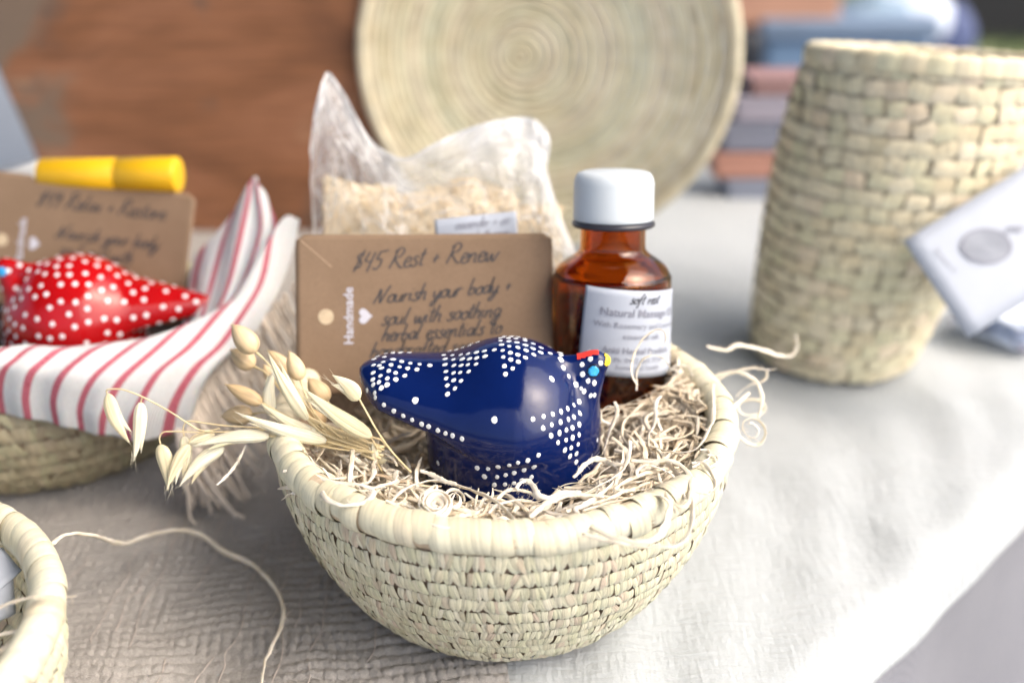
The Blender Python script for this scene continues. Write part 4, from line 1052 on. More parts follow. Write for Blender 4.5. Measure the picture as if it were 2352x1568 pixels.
def make_card(label, tl, tr, wd, ht, lean_axis, rows, hole=True, text_scale=1.0, crease=True):
    """Kraft card: tl/tr world points of the top corners, lean_axis = downward direction in its plane."""
    tl = np.array(tl); tr = np.array(tr); ex = tr - tl; Wd = np.linalg.norm(ex); ex /= Wd; ey = np.array(lean_axis, float); ey -= ex * (ey @ ex); ey /= np.linalg.norm(ey); nz = np.cross(ex, -ey)
    if nz @ (CAM - tl) < 0: nz = -nz
    root = thing("kraft_card", label, "card", tl + ex * Wd / 2 + ey * ht, "handwritten kraft price cards")
    bend = lambda x, y: -.0012 * math.sin(PI * x / Wd) - .0006 * (y / ht) ** 2
    fr = lambda x, y, l: tl + ex * x + ey * (-y) + nz * (l + bend(x, y))
    # rounded outline, as a fine grid so that it can bow
    r = .0032; nx, ny = 46, 28; V = []; 
    xs = np.linspace(0, Wd, nx); ys = np.linspace(0, ht, ny)
    for yy in ys:
        cut = 0
        for (edge) in (yy, ht - yy):
            if edge < r: cut = max(cut, r - math.sqrt(max(0, r * r - (r - edge) ** 2)))
        for xx in xs: V.append(fr(cut + (Wd - 2 * cut) * xx / Wd, -yy, 0))
    o = MB().add(V, gridF(nx, ny), [(x, y) for y in ys for x in xs]).build("sheet", M['kraft'], root, off=root.location)
    md = o.modifiers.new("thick", 'SOLIDIFY'); md.thickness = .0005; md.offset = -1
    me_ = o.data
    if (Vector(me_.polygons[0].normal) @ Vector(nz)) < 0: me_.flip_normals()
    me_.materials.append(M['kraft_edge']); md.material_offset_rim = 1
    st = []
    for txt, x, y, sz, rise, sp in rows:
        s_, _ = script_strokes(txt, x, y, sz, .35, rise); st += s_
    strokes_mesh(st, .00055 * text_scale, fr, .0002).build("handwriting", M['ink'], root, off=root.location)
    if hole:
        q = [fr(.0108 + .0028 * math.cos(t), -.0298 + .0028 * math.sin(t), .0002) for t in np.linspace(0, 2 * PI, 32, endpoint=False)]
        MB().add(q, [tuple(range(32))]).build("string_hole", M['hole'], root, off=root.location)
    # white print, turned a quarter
    def rot(x0, y0): return lambda x, y, l: fr(x0 - y, y0 + x, l)
    MB().add(*text_mesh("Handmade", .0048, rot(.0205, -.0400), 0, 0, lift=.0002, bold=.00008)).build("print", M['white_ink'], root, off=root.location)
    hp = [fr(.0248 - y * 1, -.0297 + x, .0002) for x, y in heart_pts(.0030)]
    hp = [fr(.0248 - yv, -.0297 + xv, .0002) for xv, yv in heart_pts(.0028)]
    MB().add(hp, [tuple(range(len(hp)))]).build("heart", M['white_ink'], root, off=root.location)
    if crease:
        V = []
        for t in np.linspace(0, 1, 12): V += [fr(.001 + .012 * t - .00012, -.0012 - .0105 * t, .00018), fr(.001 + .012 * t + .00012, -.0012 - .0105 * t, .00018)]
        MB().add(V, gridF(2, 12)).build("crease", M['kraft_edge'], root, off=root.location)
    return root
dcard = .412
tl, tr = P(678, 539, dcard), P(1268, 535, dcard + .004)
mm = dcard / FPX
def cxy(px, py): return ((px - 678) * mm, -(py - 538) * mm)
rows = []
for txt, px, py, hpx, rise in (("$45 Rest & Renew", 806, 620, 50, .06), ("Nourish your body +", 855, 697, 42, .08), ("soul with soothing", 872, 748, 42, .07), ("herbal essentials to", 872, 785, 40, .06), ("handcrafted soap", 845, 822, 40, .05)):
    x, y = cxy(px, py); rows.append((txt, x, y, hpx * mm * .92, rise, 0))
card = make_card("brown kraft card reading $45 Rest + Renew standing behind the navy bird", tl, tr, 0, .058, DV + FV * -.02, rows)

# ================================================================ bottle
BC = np.array([BOT[0] - .0011, BOT[1] - .001, .0572])
bt = thing("oil_bottle", "amber glass bottle of massage oil with a white screw cap behind the bird's head", "bottle", BC)
bt.rotation_euler = (math.radians(-11), 0, 0)
outer = [(.0004, 0), (.019, 0), (.0208, .0012), (.0215, .0035), (.0216, .030), (.0216, .0515), (.0212, .0545), (.0195, .0575), (.0165, .0600), (.0138, .0618), (.0122, .0635), (.0118, .0660), (.0118, .0775)]
inner = [(.0100, .0775), (.0100, .0655), (.0108, .0625), (.0140, .0598), (.0182, .0560), (.0196, .0530), (.0198, .0510), (.0198, .006), (.0185, .0035), (.0150, .0028), (.0004, .0028)]
po = catmull(outer, 60); pi_ = catmull(inner, 50)
V, F, U = lathe([tuple(p) for p in po] + [tuple(p) for p in pi_], 64); MB().add(V, F, U).build("glass", M['glass'], bt)
V, F, U = lathe([(.0003, .0034), (.0145, .0034), (.0180, .0042), (.0194, .0065), (.0194, .0480), (.0003, .0480)], 48); MB().add(V, F, U).build("oil", M['oil'], bt)
mb = MB(); V, F, U = lathe([(.0100, .0720), (.0146, .0720), (.0150, .0725), (.0150, .0735), (.0143, .0741), (.0100, .0741)], 64); mb.add(V, F, U); mb.build("neck_ring", M['capring'], bt)
capseg = 120; V = []
cp_ = [(.0105, .0743), (.0141, .0743), (.0144, .0748), (.0143, .0765), (.0142, .0875), (.0138, .0896), (.0128, .0910), (.0110, .0916), (.0003, .0918)]
for j, (r, z) in enumerate(cp_):
    for k in range(capseg):
        a = 2 * PI * k / capseg; rr_ = r * (1 + (.008 * math.cos(k * PI) if j in (3, 4) else 0)); V.append((rr_ * math.cos(a), rr_ * math.sin(a), z))
MB().add(V, gridF(capseg, len(cp_), True)).build("cap", M['cap'], bt)
RL = .02172; A0 = math.radians(-90 + 26)
def lab(x, y, l):
    t = math.radians(-5.5); x2 = x * math.cos(t) - y * math.sin(t); y2 = x * math.sin(t) + y * math.cos(t)
    a = A0 + x2 / RL; return (( RL + l) * math.cos(a), (RL + l) * math.sin(a), .0365 + y2)
nx, ny = 40, 14; V = [lab(x, y, .0001) for y in np.linspace(-.0155, .0155, ny) for x in np.linspace(-.0225, .0225, nx)]
o = MB().add(V, gridF(nx, ny)).build("paper_label", M['paper'], bt); md = o.modifiers.new("t", 'SOLIDIFY'); md.thickness = .00012; md.offset = 1
mb = MB()
for txt, sz, y, bo in (("Natural Massage Oil", .0040, .0062, .00006), ("With Rosemary and Lavender", .0030, .0020, 0), ("essential oils", .0030, -.0018, 0), ("Aniti Herbal Products", .0032, -.0070, .00005), ("Ph: 0412 064 7714", .0026, -.0103, 0), ("home and health", .0026, -.0128, 0)):
    mb.add(*text_mesh(txt, sz, lab, 0, y, 'CENTER', .0005, bo))
st, _ = script_strokes("soft rest", -.0065, .0108, .0036, .35, .03)
mb.build("label_print", M['print'], bt)
strokes_mesh(st, .00035, lab, .0005).build("handwriting", M['ink'], bt)

# ================================================================ cellophane bag of herbs
top = [(712, 345), (722, 270), (742, 180), (758, 168), (785, 205), (815, 262), (850, 318), (890, 350), (935, 362), (1000, 328), (1090, 290), (1180, 270), (1235, 278), (1262, 318), (1255, 372), (1268, 440), (1290, 500), (1315, 560)]
BD = .462
nu, nv = 230, 110
tp_ = catmull([(a, b, 0) for a, b in top], nu)[:, :2]
bot = np.stack([np.linspace(722, 1350, nu), np.full(nu, 700.)], 1)
def bag_surface(dd, bulge, seed, flip):
    V = []; cl = []
    for i in range(nv):
        v = i / (nv - 1)
        for j in range(nu):
            u = j / (nu - 1); p = tp_[j] * (1 - v) + bot[j] * v
            edge = min(1, min(u, 1 - u) * 7) ** .5
            full = max(0, min(1, (v - .12) / .5)) ** .6
            n1 = mnoise.noise((u * 5 + seed, v * 3.0, seed)); n2 = mnoise.noise((u * 13 + seed, v * 7, 2 + seed)); n3 = mnoise.noise((u * 24, v * 14, seed + 5))
            ridge = (1 - abs(n1) * 2.2) * .0060 + (1 - abs(n2) * 2) * .0036 + (1 - abs(n3) * 2) * .0018
            # pleats gathered towards the knot on the right-hand side
            a = math.atan2((p[1] - 560), (p[0] - 1190)); rad = math.hypot(p[0] - 1190, p[1] - 560)
            pl = math.sin(a * 13 + 1.4 * n1) * .0038 * math.exp(-((rad - 150) / 150) ** 2)
            pl += math.sin((p[0] - 720) * .16 + v * 5) * .0030 * max(0, 1 - (p[0] - 700) / 190) * max(0, 1 - v * 1.4)
            d = dd - flip * (bulge * edge * full + (ridge + pl) * edge * (.5 + .5 * full)) 
            V.append(P(p[0] + n2 * 5, p[1] + n1 * 5 * v, d))
            c = .50 * max(0, 1 - v * 2.0) + .52 * max(0, (p[0] - 1020) / 260) * max(0, 1 - v * .9) + .40 * max(0, 1 - abs(n1) * 14) + .35 * max(0, 1 - abs(n2) * 10) + .2 * max(0, 1 - abs(n3) * 8) + (.5 if min(u, 1 - u) < .012 or v < .02 else 0)
            cl.append(min(.85, c * .62 + .03))
    return V, cl
Vb, cb = bag_surface(BD + .006, .008, 3.1, -1); Vf, cf_ = bag_surface(BD, .018, 7.7, 1)
bagc = np.array([P(1020, 640, BD)])[0]; bag = thing("herb_bag", "crumpled clear cellophane bag of pale dried herbs standing behind the kraft card", "bag", bagc)
for V_, c_, nm in ((Vb, cb, "back_film"), (Vf, cf_, "front_film")):
    o = MB().add(V_, gridF(nu, nv)).build(nm, M['film'], bag, off=bagc)
    at = o.data.attributes.new("cloudy", 'FLOAT', 'POINT'); at.data.foreach_set("value", c_)
mb = MB()
for i in range(5200):
    u = random.random(); v = random.random() ** .8
    px = 745 + u * 545; yt = 400 + 45 * abs(math.sin(u * 4.6 + .4)) - 20 * (u < .3) + 25 * (u > .8); py = yt + v * (690 - yt)
    c = P(px, py, BD - .010 * min(1, 5 * v) * math.sin(PI * u) + .004 + random.uniform(-.002, .002)); s = random.uniform(.0007, .0023)
    ax = rng.normal(0, 1, 3); ax /= np.linalg.norm(ax); b_ = np.cross(ax, rng.normal(0, 1, 3)); b_ /= np.linalg.norm(b_)
    cc = np.cross(ax, b_)
    V = [c + ax * s, c + b_ * s * .6, c - ax * s, c - b_ * s * .6, c + cc * s * .45, c - cc * s * .45]
    mb.add(V, [(0, 1, 4), (1, 2, 4), (2, 3, 4), (3, 0, 4), (1, 0, 5), (2, 1, 5), (3, 2, 5), (0, 3, 5)])
V = []
for i in range(16):
    for j in range(30):
        u = j / 29; v = i / 15; yt = 404 + 45 * abs(math.sin(u * 4.6 + .4)) - 20 * (u < .3) + 25 * (u > .8)
        V.append(P(745 + u * 545, yt + v * (690 - yt), BD + .002 - .010 * min(1, 5 * v) * math.sin(PI * u)))
mb.add(V, gridF(30, 16)); o = mb.build("herbs", M['herb'], bag, off=bagc, smooth=False); o['kind'] = 'stuff'
# paper label stuck to the bag
lc = [P(998, 505, .425), P(1186, 484, .425), P(1190, 575, .425), P(1004, 596, .425)]
ex = lc[1] - lc[0]; ey = lc[3] - lc[0]; Lx = np.linalg.norm(ex); ex = ex / Lx; Ly = np.linalg.norm(ey); ey = ey / Ly; nzv = np.cross(ex, -ey); nzv = nzv if nzv @ (CAM - lc[0]) > 0 else -nzv
fr = lambda x, y, l: lc[0] + ex * x - ey * y + nzv * (l + .0008 * math.sin(x * 160))
V = [fr(x, -y, 0) for y in np.linspace(0, Ly, 6) for x in np.linspace(0, Lx, 24)]
o = MB().add(V, gridF(24, 6)).build("paper_label", M['paper'], bag, off=bagc); md = o.modifiers.new("t", 'SOLIDIFY'); md.thickness = .0002
st, _ = script_strokes("Lavender & 10", .0075, -.0045, .0037, .3, .0); s2, _ = script_strokes("bath soak", .015, -.0088, .0032, .3, .0)
strokes_mesh(st + s2, .0004, fr, .0004).build("handwriting", M['print'], bag, off=bagc)

# ================================================================ round woven tray leaning behind
tc = P(1255, 128, .700); TR = .1186
tray = thing("woven_tray", "large round coiled palm tray leaning upright behind the herb bag", "tray", tc)
tilt = math.radians(8); yaw = math.radians(-8)
Rt = (Matrix.Rotation(yaw, 3, 'Z') @ Matrix.Rotation(math.radians(90) - tilt, 3, 'X'))
Rt = np.array(Rt)
coils = 23; off = np.array([-.0185, -.002])
for k in range(coils):
    f = (k + .5) / coils; r = TR * f; V = []; U = []; seg, cs = 96, 8
    tr_ = TR / coils * .52
    dep = -.018 * (1 - f ** 2.2) ; c0 = off * (1 - f ** 1.3)
    if k == coils - 1: tr_ *= 1.25; dep += .002
    for i in range(seg):
        a = 2 * PI * i / seg
        for j in range(cs):
            q = 2 * PI * j / cs
            bmp = 1 + .06 * math.sin(i * PI * .9 + k)
            l = np.array([c0[0] + (r + tr_ * math.cos(q) * bmp) * math.cos(a), c0[1] + (r + tr_ * math.cos(q) * bmp) * math.sin(a), dep + tr_ * .55 * math.sin(q) * bmp]); V.append(l @ Rt.T); U.append((j / cs, i / seg * r * 300))
    F = []
    for i in range(seg):
        for j in range(cs): F.append((i * cs + j, ((i + 1) % seg) * cs + j, ((i + 1) % seg) * cs + (j + 1) % cs, i * cs + (j + 1) % cs))
    if k == 0:
        V.append(np.array([c0[0], c0[1], dep]) @ Rt.T); U.append((0, 0)); n_ = len(V) - 1
        F += [(i * cs + 4, ((i + 1) % seg) * cs + 4, n_) for i in range(seg)]
    cm = [(.58, .53, .38), (.565, .525, .37), (.60, .56, .41), (.57, .515, .38), (.59, .55, .40), (.56, .53, .375)][k % 6] if k < coils - 1 else (.64, .59, .44)
    if k in (12, 13): cm = (.54, .53, .385)
    mt = bpy.data.materials.get("tray_coil_%d" % (k % 6)) if False else fibre_mat("tray_coil", [(0, cm), (1, tuple(c * 1.06 for c in cm))], .3, 2, 1.2)
    MB().add(V, F, U).build("coil", mt, tray)

# ================================================================ plywood board / crate side, tube and second card
bpts = [(-120, -160), (-30, 110), (85, 368), (190, 560), (900, 560), (900, -160)]
YB = .386
def PY(px, py, y):
    v = FV + RV * ((px - CX) / FPX) + DV * ((py - CY) / FPX); return CAM + v * ((y - CAM[1]) / v[1])
q = [PY(px, py, YB) for px, py in bpts]; zmin = .004
q[3][2] = zmin; q[4][2] = zmin
V = [tuple(p) for p in q] + [(p[0], p[1] + .018, p[2]) for p in q]; n = len(q)
cb_ = np.array([np.mean([p[0] for p in q]), YB, 0])
F = [tuple(range(n))[::-1], tuple(range(n, 2 * n))] + [(i, (i + 1) % n, n + (i + 1) % n, n + i) for i in range(n)]
me = mesh_from("board", np.array(V) - cb_, F, smooth=False); o = link("plywood_board", me, M['wood']); o.location = tuple(cb_); bevel_obj(o, .002)
tag(o, "weathered brown plywood board standing upright behind everything at the left", "board")

# tube with yellow cap
yc0, yc1 = P(98, 402, .505), P(412, 402, .500)
yt = thing("lotion_tube", "yellow capped white tube lying behind the left-hand kraft card", "tube", (yc0 + yc1) / 2)
ax = yc1 - yc0; L = np.linalg.norm(ax); ax /= L; b_ = np.cross(ax, (0, 1, 0)); b_ /= np.linalg.norm(b_); c_ = np.cross(ax, b_)
def tube_part(prof, mat, name, sq=1.0):
    V = []; seg = 32
    for t, r in prof:
        for k in range(seg):
            a = 2 * PI * k / seg; V.append(yc0 + ax * L * t + b_ * r * math.cos(a) + c_ * r * math.sin(a) * sq)
    mb = MB(); mb.add(V, gridF(seg, len(prof), True)); mb.build(name, mat, yt, off=yt.location)
tube_part([(0, .0002), (0, .0070), (.01, .0074), (.55, .0076), (.555, .0073), (.565, .0073), (.57, .0077), (.985, .0080), (.995, .0077), (1.0, .0068), (1.0, .0002)], M['yellow'], "cap")
tube_part([(-.33, .0003), (-.32, .0012), (-.15, .0040), (-.02, .0066), (-.001, .0068), (-.001, .0003)], M['white_plastic'], "tube_body")

d2 = .498
tl2, tr2 = P(-55, 386, d2), P(450, 447, d2)
m2 = d2 / FPX; Wc = np.linalg.norm(tr2 - tl2); mid = Wc
tl2 = tr2 - (tr2 - tl2) / Wc * .0930
ex2 = (tr2 - tl2) / .0930
def cxy2(px, py):
    d = P(px, py, d2) - tl2; ey_ = DV - ex2 * (DV @ ex2); ey_ /= np.linalg.norm(ey_); return d @ ex2, -(d @ ey_)
rows = []
for txt, px, py, hpx in (("$49 Relax + Restore", 80, 470, 37), ("Nourish your body", 125, 545, 32), ("soul and with", 130, 585, 32), ("herbal rest", 150, 622, 32)):
    x, y = cxy2(px, py); rows.append((txt, x, y, hpx * m2, -.0, 0))
card2 = make_card("brown kraft card reading $49 Relax + Restore standing in the left basket", tl2, tr2, 0, .058, DV, rows, hole=True, text_scale=1.1, crease=False)

# red bird
RB = P(150, 588, .462) - np.array([0, 0, .053])
rbird = thing("pottery_bird", "glossy red pottery bird with white polka dots in the left basket", "figurine", RB)
Vr, Fr = bird_mesh(True, .0008); Vr = Vr * (-1, 1, 1); Fr = [f[::-1] for f in Fr]
Rr = np.array(Matrix.Rotation(math.radians(5), 3, 'Y')); Vr = (Vr - (0, 0, .03)) @ Rr.T * .98 + (0, 0, .03)
link("body", mesh_from("body", Vr, Fr), M['red'], rbird)
bvr = BVHTree.FromPolygons([tuple(v) for v in Vr], Fr); mb = MB()
cen = []
tries = rng.permutation(len(Vr))
for i in tries:
    p = Vr[i]
    if p[2] < .006: continue
    if any((p[0] - c[0]) ** 2 + (p[1] - c[1]) ** 2 + (p[2] - c[2]) ** 2 < .0048 ** 2 for c in cen): continue
    cen.append(p)
    loc, nn, _, _ = bvr.find_nearest(Vector(p)); mb.add(*decal(bvr, loc, nn, .00105, .00105, 0, .00013, 10))
o = mb.build("painted_dots", M['dot'], rbird); o['kind'] = 'stuff'
dv = Vector(P(4, 624, 1.0) - CAM).normalized(); hr = bvr.ray_cast(Vector(CAM - RB), dv)
if hr[0] is None: hr = bvr.find_nearest(Vector((-.027, -.007, .042)))
MB().add(*decal(bvr, hr[0], hr[1], .0022, .0021, 0, .0005, 16)).build("eye", M['eye'], rbird)
# dark straw bedding in the left basket
mb = MB()
V = []
for i in range(30):
    for k in range(60):
        r = .080 * i / 29; a = 2 * PI * k / 60; V.append((r * math.cos(a), r * math.sin(a), .050 + .004 * mnoise.noise((r * 90 * math.cos(a), r * 90 * math.sin(a), 2))))
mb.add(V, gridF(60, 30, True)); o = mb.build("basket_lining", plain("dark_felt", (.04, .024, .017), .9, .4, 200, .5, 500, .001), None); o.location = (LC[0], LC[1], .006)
tag(o, "dark brown bedding under the red bird in the left basket", "lining", kind='stuff')

# ================================================================ striped towel
rowsT = [  # warp lines from the hem up over the rim; (px, py, depth)
 [(-190, 925, .432), (-185, 880, .425), (-170, 835, .420), (-150, 806, .421), (-120, 800, .428), (-90, 830, .440)],
 [(-85, 932, .430), (-80, 880, .424), (-65, 835, .418), (-35, 806, .420), (0, 797, .428), (30, 830, .440)],
 [(-30, 945, .430), (-32, 890, .423), (-15, 840, .417), (25, 806, .420), (70, 795, .430), (100, 830, .442)],
 [(35, 955, .430), (28, 900, .423), (45, 845, .418), (90, 808, .421), (140, 794, .431), (170, 825, .443)],
 [(98, 968, .430), (92, 912, .423), (112, 855, .418), (165, 810, .422), (225, 790, .432), (250, 815, .445)],
 [(160, 982, .431), (155, 925, .424), (182, 862, .419), (245, 808, .424), (310, 779, .434), (335, 800, .447)],
 [(210, 995, .432), (212, 940, .425), (248, 868, .421), (320, 803, .427), (395, 757, .437), (420, 775, .449)],
 [(262, 1005, .434), (275, 945, .427), (322, 862, .424), (405, 792, .431), (480, 717, .444), (505, 720, .455)],
 [(330, 1010, .437), (352, 940, .430), (405, 850, .429), (480, 782, .437), (560, 680, .452), (590, 600, .462)],
 [(425, 985, .441), (440, 915, .436), (485, 842, .436), (555, 765, .446), (625, 640, .460), (650, 500, .474)],
 [(440, 960, .444), (470, 880, .440), (525, 815, .442), (600, 740, .452), (660, 620, .466), (690, 505, .478)]]
def patch(rows, nu, nv):
    g = np.array([catmull([P(*p) for p in r], nv) for r in rows])                 # rows x nv
    out = np.array([catmull(g[:, j], nu) for j in range(nv)])                     # nv x nu
    return out
tw = thing("striped_towel", "white towel with red stripes and a long fringe draped in the left basket", "towel", P(300, 900, .43))
off_ = np.array(tw.location)
pt = patch(rowsT, 150, 60); V = []; U = []
for i in range(60):
    for j in range(150):
        p = pt[i, j]; u = j / 149 * 10; v = i / 59
        p = p + np.array([0, -.0010, .0004]) * math.sin(u * 4.2 + v * 2) * (1 - v) + np.array([0, 0, 1]) * mnoise.noise((u * .8, v * 5, 1)) * .0010
        V.append(p); U.append((u, v * 8))
o = MB().add(V, gridF(150, 60), U).build("front_drape", M['towel'], tw, off=off_); md = o.modifiers.new("t", 'SOLIDIFY'); md.thickness = .0012
rowsB = [[(420, 745, .470), (425, 700, .480), (432, 640, .490), (445, 590, .495)],
         [(455, 740, .462), (475, 660, .474), (500, 570, .486), (525, 500, .494)],
         [(490, 730, .456), (525, 640, .468), (555, 510, .482), (575, 415, .492)],
         [(530, 710, .455), (570, 620, .465), (600, 520, .478), (592, 418, .490)],
         [(570, 670, .458), (610, 590, .465), (632, 530, .474), (622, 470, .486)]]
pt = patch(rowsB, 60, 40); V = []; U = []
for i in range(40):
    for j in range(60):
        p = pt[i, j] + np.array([0, 1, 0]) * .0018 * math.sin(j * .35 + i * .05); V.append(p); U.append((2.2 + j / 59 * 4.4, i / 39 * 8))
o = MB().add(V, gridF(60, 40), U).build("raised_corner", M['towel'], tw, off=off_); md = o.modifiers.new("t", 'SOLIDIFY'); md.thickness = .0009
mb = MB()
for i in range(120):                                    # fringe
    t = i / 119 + random.uniform(-.01, .01); px = np.interp(t, [0, .35, .7, 1], [405, 440, 540, 690]); py = np.interp(t, [0, .35, .7, 1], [985, 905, 790, 640]); d = np.interp(t, [0, 1], [.440, .478])
    L = random.uniform(150, 260) * (1.15 - .3 * t); sw = random.uniform(.15, .75)
    pts = [P(px + L * sw * k * .8 + 8 * math.sin(k * 6 + i), py + L * (k - .15 * k * k), d + .012 * k) for k in np.linspace(0, 1, 6)]
    pts = [np.array([p[0], p[1], max(p[2], .0085)]) for p in pts]
    mb.add(*sweep(catmull(pts, 14), random.uniform(.0008, .0019), None, 5))
o = mb.build("fringe", M['fringe'], tw, off=off_); o['kind'] = 'stuff'

# ================================================================ papers in the lower-left basket
pa = MB(); nx = 10
def sheet(pts, name, label, group=None, mat=None, th=.0004):
    q = [np.array(p) for p in pts]; V = []
    for i in range(8):
        for j in range(8):
            u, v = j / 7, i / 7; p = q[0] * (1 - u) * (1 - v) + q[1] * u * (1 - v) + q[2] * u * v + q[3] * (1 - u) * v
            V.append(p + np.array([0, 0, .0016]) * math.sin(u * 2.6 + v * 1.8))
    c = np.mean(q, 0); o = MB().add(V, gridF(8, 8)).build(name, mat or M['paper'], None, off=c); o.location = tuple(c); md = o.modifiers.new("t", 'SOLIDIFY'); md.thickness = th
    tag(o, label, "paper", group); return o
sheet([P(-60, 1262, .352), P(8, 1265, .352), P(48, 1300, .345), P(-30, 1395, .335)], "paper_sheet", "white paper with a cut corner standing in the lower-left basket")
sheet([P(-60, 1390, .335), P(30, 1330, .345), P(32, 1400, .338), P(-30, 1450, .325)], "paper_sheet", "lower white paper leaning in the lower-left basket near its rim")
sheet([P(328, 1560, .375), P(352, 1562, .375), P(362, 1610, .365), P(318, 1610, .365)], 'paper_sheet', 'tiny white paper corner lying on the runner at the bottom edge')

# ================================================================ paper tag and leaflets by the vase
def card_frame(a, b, d_, sagf=0):
    ex = b - a; Lx = np.linalg.norm(ex); ex = ex / Lx; ey = d_ - a; ey = ey - ex * (ey @ ex); Ly = np.linalg.norm(ey); ey = ey / Ly
    nz = np.cross(ex, ey); nz = nz if nz @ (CAM - a) > 0 else -nz
    return (lambda x, y, l: a + ex * x * Lx + ey * y * Ly + nz * (l + .002 * math.sin(PI * x) * sagf)), Lx, Ly, ex, ey
a_, b_2, d_ = P(2075, 553, .502), P(2440, 330, .512), P(2240, 765, .497)
frt, Lx, Ly, exx, eyy = card_frame(a_, b_2, d_, .6)
tgo = thing("paper_tag", "white paper swing tag with a grey spiral emblem hanging on the vase basket", "tag", (a_ + d_) / 2)
V = [frt(x, y, 0) for y in np.linspace(0, 1, 8) for x in np.linspace(0, 1, 12)]
o = MB().add(V, gridF(12, 8)).build("tag_sheet", M['paper'], tgo, off=tgo.location); md = o.modifiers.new("t", 'SOLIDIFY'); md.thickness = .0005; md.offset = 0
# emblem: dark-outlined oval filled with fine rings, plus script running off to the right
cO = P(2262, 567, .503); vx = RV * 1.0; vn = np.cross(exx, eyy); vn = vn if vn @ (CAM - cO) > 0 else -vn
vu = RV - vn * (RV @ vn); vu /= np.linalg.norm(vu); vv = np.cross(vn, vu); vv = vv if vv[2] > 0 else -vv
cO = cO + vn * (((a_ - cO) @ vn) + .0016)
def oval(r0, r1, sx, sy, n=64, l=0):
    V = []
    for k in range(n + 1):
        t = 2 * PI * k / n
        for r in (r0, r1): V.append(cO + vu * sx * r * math.cos(t) + vv * sy * r * math.sin(t) + vn * l)
    return V, gridF(2, n + 1)
mb = MB(); sx, sy = 58 * .503 / FPX, 40 * .503 / FPX
mb.add(*oval(0, .95, sx, sy, l=.0)); mb.build("emblem_fill", plain("emblem_grey", (.30, .33, .38), .6), tgo, off=tgo.location)
mb = MB(); mb.add(*oval(.93, 1.04, sx, sy, l=.0002))
for k in range(1, 10): mb.add(*oval(k * .098, k * .098 + .025, sx, sy, l=.0002))
def fO(x, y, l): return cO + vu * x + vv * y + vn * (.0002 + l)
for s in script_strokes("one woven", sx * .75, sy * .75, .0062, .3, .14)[0]:
    pass
mb.build("emblem", M['print'], tgo, off=tgo.location)
strokes_mesh(script_strokes("one woven", sx * .75, sy * .78, .0060, .3, .10)[0], .0005, fO).build("handwriting", M['print'], tgo, off=tgo.location)
dn = P(2225, 672, .50) - P(2140, 572, .50); dn /= np.linalg.norm(dn); dnp = np.cross(vn, dn); oT = P(2142, 578, .502); oT = oT + vn * (((a_ - oT) @ vn) + .0016)
MB().add(*text_mesh("Baskets & Textiles", .0033, lambda x, y, l: oT + dn * x + dnp * y + vn * .0003, 0, 0)).build("print", M['print'], tgo, off=tgo.location)
sp = [P(2390, 300, .500), P(2398, 330, .502), P(2392, 360, .506), P(2375, 385, .507)]
MB().add(*sweep(catmull(sp, 12), .0008)).build("string", M['fringe'], tgo, off=tgo.location)
def photo_mat(name, cols, sc):
    m, nt, b = newmat(name); n = tex_noise(nt, sc, 2, .5, objcoord(nt), .6)
    nt.links.new(ramp(nt, n.outputs[0], cols), b.inputs["Base Color"]); setp(b, Roughness=.35); return m
pm1 = photo_mat("photo_print", [(.30, (.04, .05, .10)), (.40, (.18, .24, .36)), (.5, (.66, .73, .86)), (.60, (.72, .78, .88)), (.68, (.55, .14, .10)), (.76, (.70, .76, .88))], 60)
pm2 = photo_mat("photo_print_blue", [(.35, (.12, .12, .18)), (.45, (.40, .48, .62)), (.6, (.66, .73, .88)), (.75, (.30, .14, .12))], 75)
sheet([PZ(2165, 742, .010), PZ(2350, 812, .006), PZ(2480, 750, .012), PZ(2290, 655, .020)], "leaflet", "glossy leaflet with dark and blue pictures lying on the white cloth under the tag", mat=pm2, th=.0006)
sheet([PZ(2190, 700, .026), PZ(2372, 772, .018), PZ(2470, 700, .020), PZ(2330, 630, .030)], "leaflet", "upper leaflet with a red picture curling up beside the vase basket", mat=pm1, th=.0006)

# ================================================================ far things
def slab(name, label, cat, x, y, z, sx, sy, sz, col, rough=.7, rz=0, var=.1, bev=.004, kind=None, root=None, mat=None):
    V, F = boxm(0, 0, 0, sx, sy, sz); me = mesh_from(name, V, F, smooth=False)
    o = link(name, me, mat or plain(name + "_paint", col, rough, var, 8), root); o.location = (x, y, z); o.rotation_euler = (0, 0, rz); bevel_obj(o, bev, 3)
    if label: tag(o, label, cat)
    return o
# pile of boards on the far end of the table
def pile_at(pxl, pxr, pyt, pyb, y):
    a, b = PY(pxl, pyt, y), PY(pxr, pyb, y); return a[0], b[0], b[2], a[2]
yS = .462; G1 = "flat boxes stacked at the far end of the table"
for (pt_, pb_, xl, col, lab_) in ((412, 478, 1668, (.19, .21, .27), "slate grey flat box at the bottom of the far stack"), (352, 414, 1640, (.36, .18, .135), "rust red flat box second from the bottom of the far stack"), (283, 354, 1660, (.16, .17, .22), "charcoal grey flat box in the middle of the far stack"), (222, 285, 1688, (.27, .25, .30), "mauve flat box second from the top of the far stack"), (178, 224, 1725, (.24, .14, .135), "dull red flat box on top of the far stack")):
    x0, x1, z0, z1 = pile_at(xl, 1960, pt_, pb_, yS)
    o = slab("flat_box", lab_, "box", (x0 + x1) / 2, yS + .018, (z0 + z1) / 2, x1 - x0, .036, z1 - z0 - .0006, col, .6, .02, .08, .004)
    o['group'] = G1
    lid = slab("lid", None, None, 0, 0, (z1 - z0) * .42, (x1 - x0) * 1.01, .038, (z1 - z0) * .12, tuple(c * 1.15 for c in col), .6, 0, .05, .001, root=o)
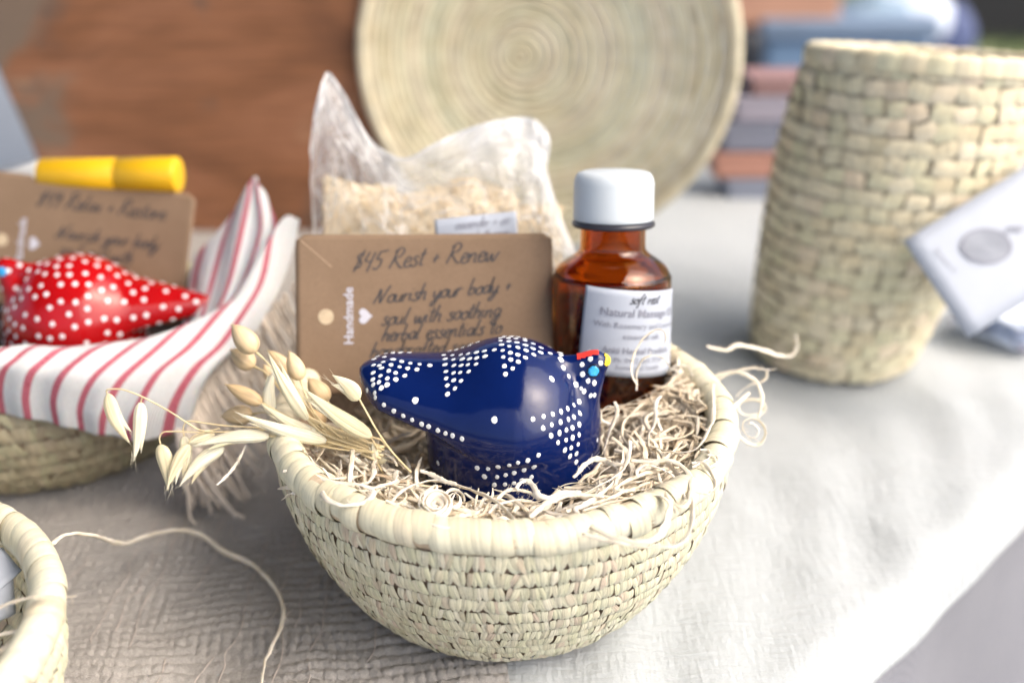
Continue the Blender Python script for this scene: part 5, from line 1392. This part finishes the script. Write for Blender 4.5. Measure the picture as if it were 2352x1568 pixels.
# things standing beyond the table
def far_box(name, label, cat, pxl, pxr, pyt, pyb, y, dy, col, rough=.6, bev=.02):
    a, b = PY(pxl, pyt, y), PY(pxr, pyb, y)
    return slab(name, label, cat, (a[0] + b[0]) / 2, y + dy / 2, (a[2] + b[2]) / 2, b[0] - a[0], dy, a[2] - b[2], col, rough, 0, .12, bev)
yF = 1.35
def grounded(name, label, cat, pxl, pxr, pyt, y, dy, col, rough=.6, bev=.02):
    a, b = PY(pxl, pyt, y), PY(pxr, pyt, y); z0 = -.748
    return slab(name, label, cat, (a[0] + b[0]) / 2, y + dy / 2, (a[2] + z0) / 2, b[0] - a[0], dy, a[2] - z0, col, rough, 0, .12, bev)
t_ = grounded("storage_bin", "tall blue plastic storage bin behind the far boxes, right of the tray", "bin", 1750, 2150, 72, 1.5, .10, (.14, .23, .36))
a, b = PY(1745, 60, 1.49), PY(2155, 78, 1.49)
lid = slab("lid", None, None, 0, 0, (a[2] + b[2]) / 2 - t_.location[2], b[0] - a[0], .12, .03, (.15, .21, .30), .5, root=t_)
grounded("bin_bag", "narrow black sack standing between the tray and the blue bin", "sack", 1695, 1762, 75, 1.42, .15, (.010, .013, .020), .5, .03)
far_box("tan_board", "pale orange wooden board standing on the left end of the blue bin", "board", 1660, 1925, -90, 66, 1.505, .03, (.44, .24, .16), .6, .006)
# seated figure-like bundle: cushions on the bin
def lump(name, label, cat, px, py, y, r, col, sc=(1, 1, .8), rough=.8, amp=.25):
    c = PY(px, py, y); V, F = sphere((0, 0, 0), 1, 28, 18); V = np.array(V)
    V = np.array([v * np.array(sc) * r * (1 + amp * mnoise.noise(Vector(v) * 2.1)) for v in V])
    o = link(name, mesh_from(name, V, F), plain(name + "_cloth", col, rough, .15, 6, .4, 40, .01)); o.location = tuple(c); tag(o, label, cat); return o
lump("folded_blanket", "soft grey blue bundle resting on the blue bin", "blanket", 2010, 40, 1.60, .060, (.20, .28, .36), (1.15, 1, .65))
lump("pillow", "white rounded pillow on the blue bin beside the grey bundle", "pillow", 2080, 40, 1.62, .075, (.52, .58, .68), (1.0, .9, .85), amp=.12)
lump("rolled_mat", "navy rolled mat at the right end of the blue bin", "mat", 2165, 85, 1.66, .055, (.06, .08, .17), (1, 1, 1.1), amp=.1)
grounded("dark_stall", "large black stall panel far behind at the top right corner", "panel", 2090, 2620, -160, 5.15, .1, (.010, .011, .014), .8, .01)

# ================================================================ added canopy, unseen above the frame, so the glaze reflects a dark roof
cano = thing("added_shade_canopy", "added dark green fabric canopy, out of view above the table, shading it", "canopy", (-1.3, .6, -.75))
V = []; nx, ny = 30, 26
for j in range(ny):
    for i in range(nx):
        x = -3.3 + 3.85 * i / (nx - 1); y = -1.5 + 4.2 * j / (ny - 1); ux = abs(x + 1.4) / 1.95; uy = abs(y - .6) / 2.1
        V.append((x, y, 2.15 - .55 * max(ux, uy) + .02 * math.sin(x * 5) * math.sin(y * 4)))
o = MB().add(V, gridF(nx, ny)).build("roof", plain("canopy_cloth", (.035, .045, .04), .8, .1, 5), cano, off=cano.location); md = o.modifiers.new("t", 'SOLIDIFY'); md.thickness = .003
for x, y in ((-3.25, -1.45), (.50, -1.45), (-3.25, 2.65), (.50, 2.65)):
    V, F, U = lathe([(.0005, 0), (.02, 0), (.02, 2.36), (.0005, 2.36)], 16); MB().add(V, F, U).build("post", plain("post_grey", (.3, .3, .32), .4, metal=.6), cano).location = (x - cano.location[0], y - cano.location[1], 0)
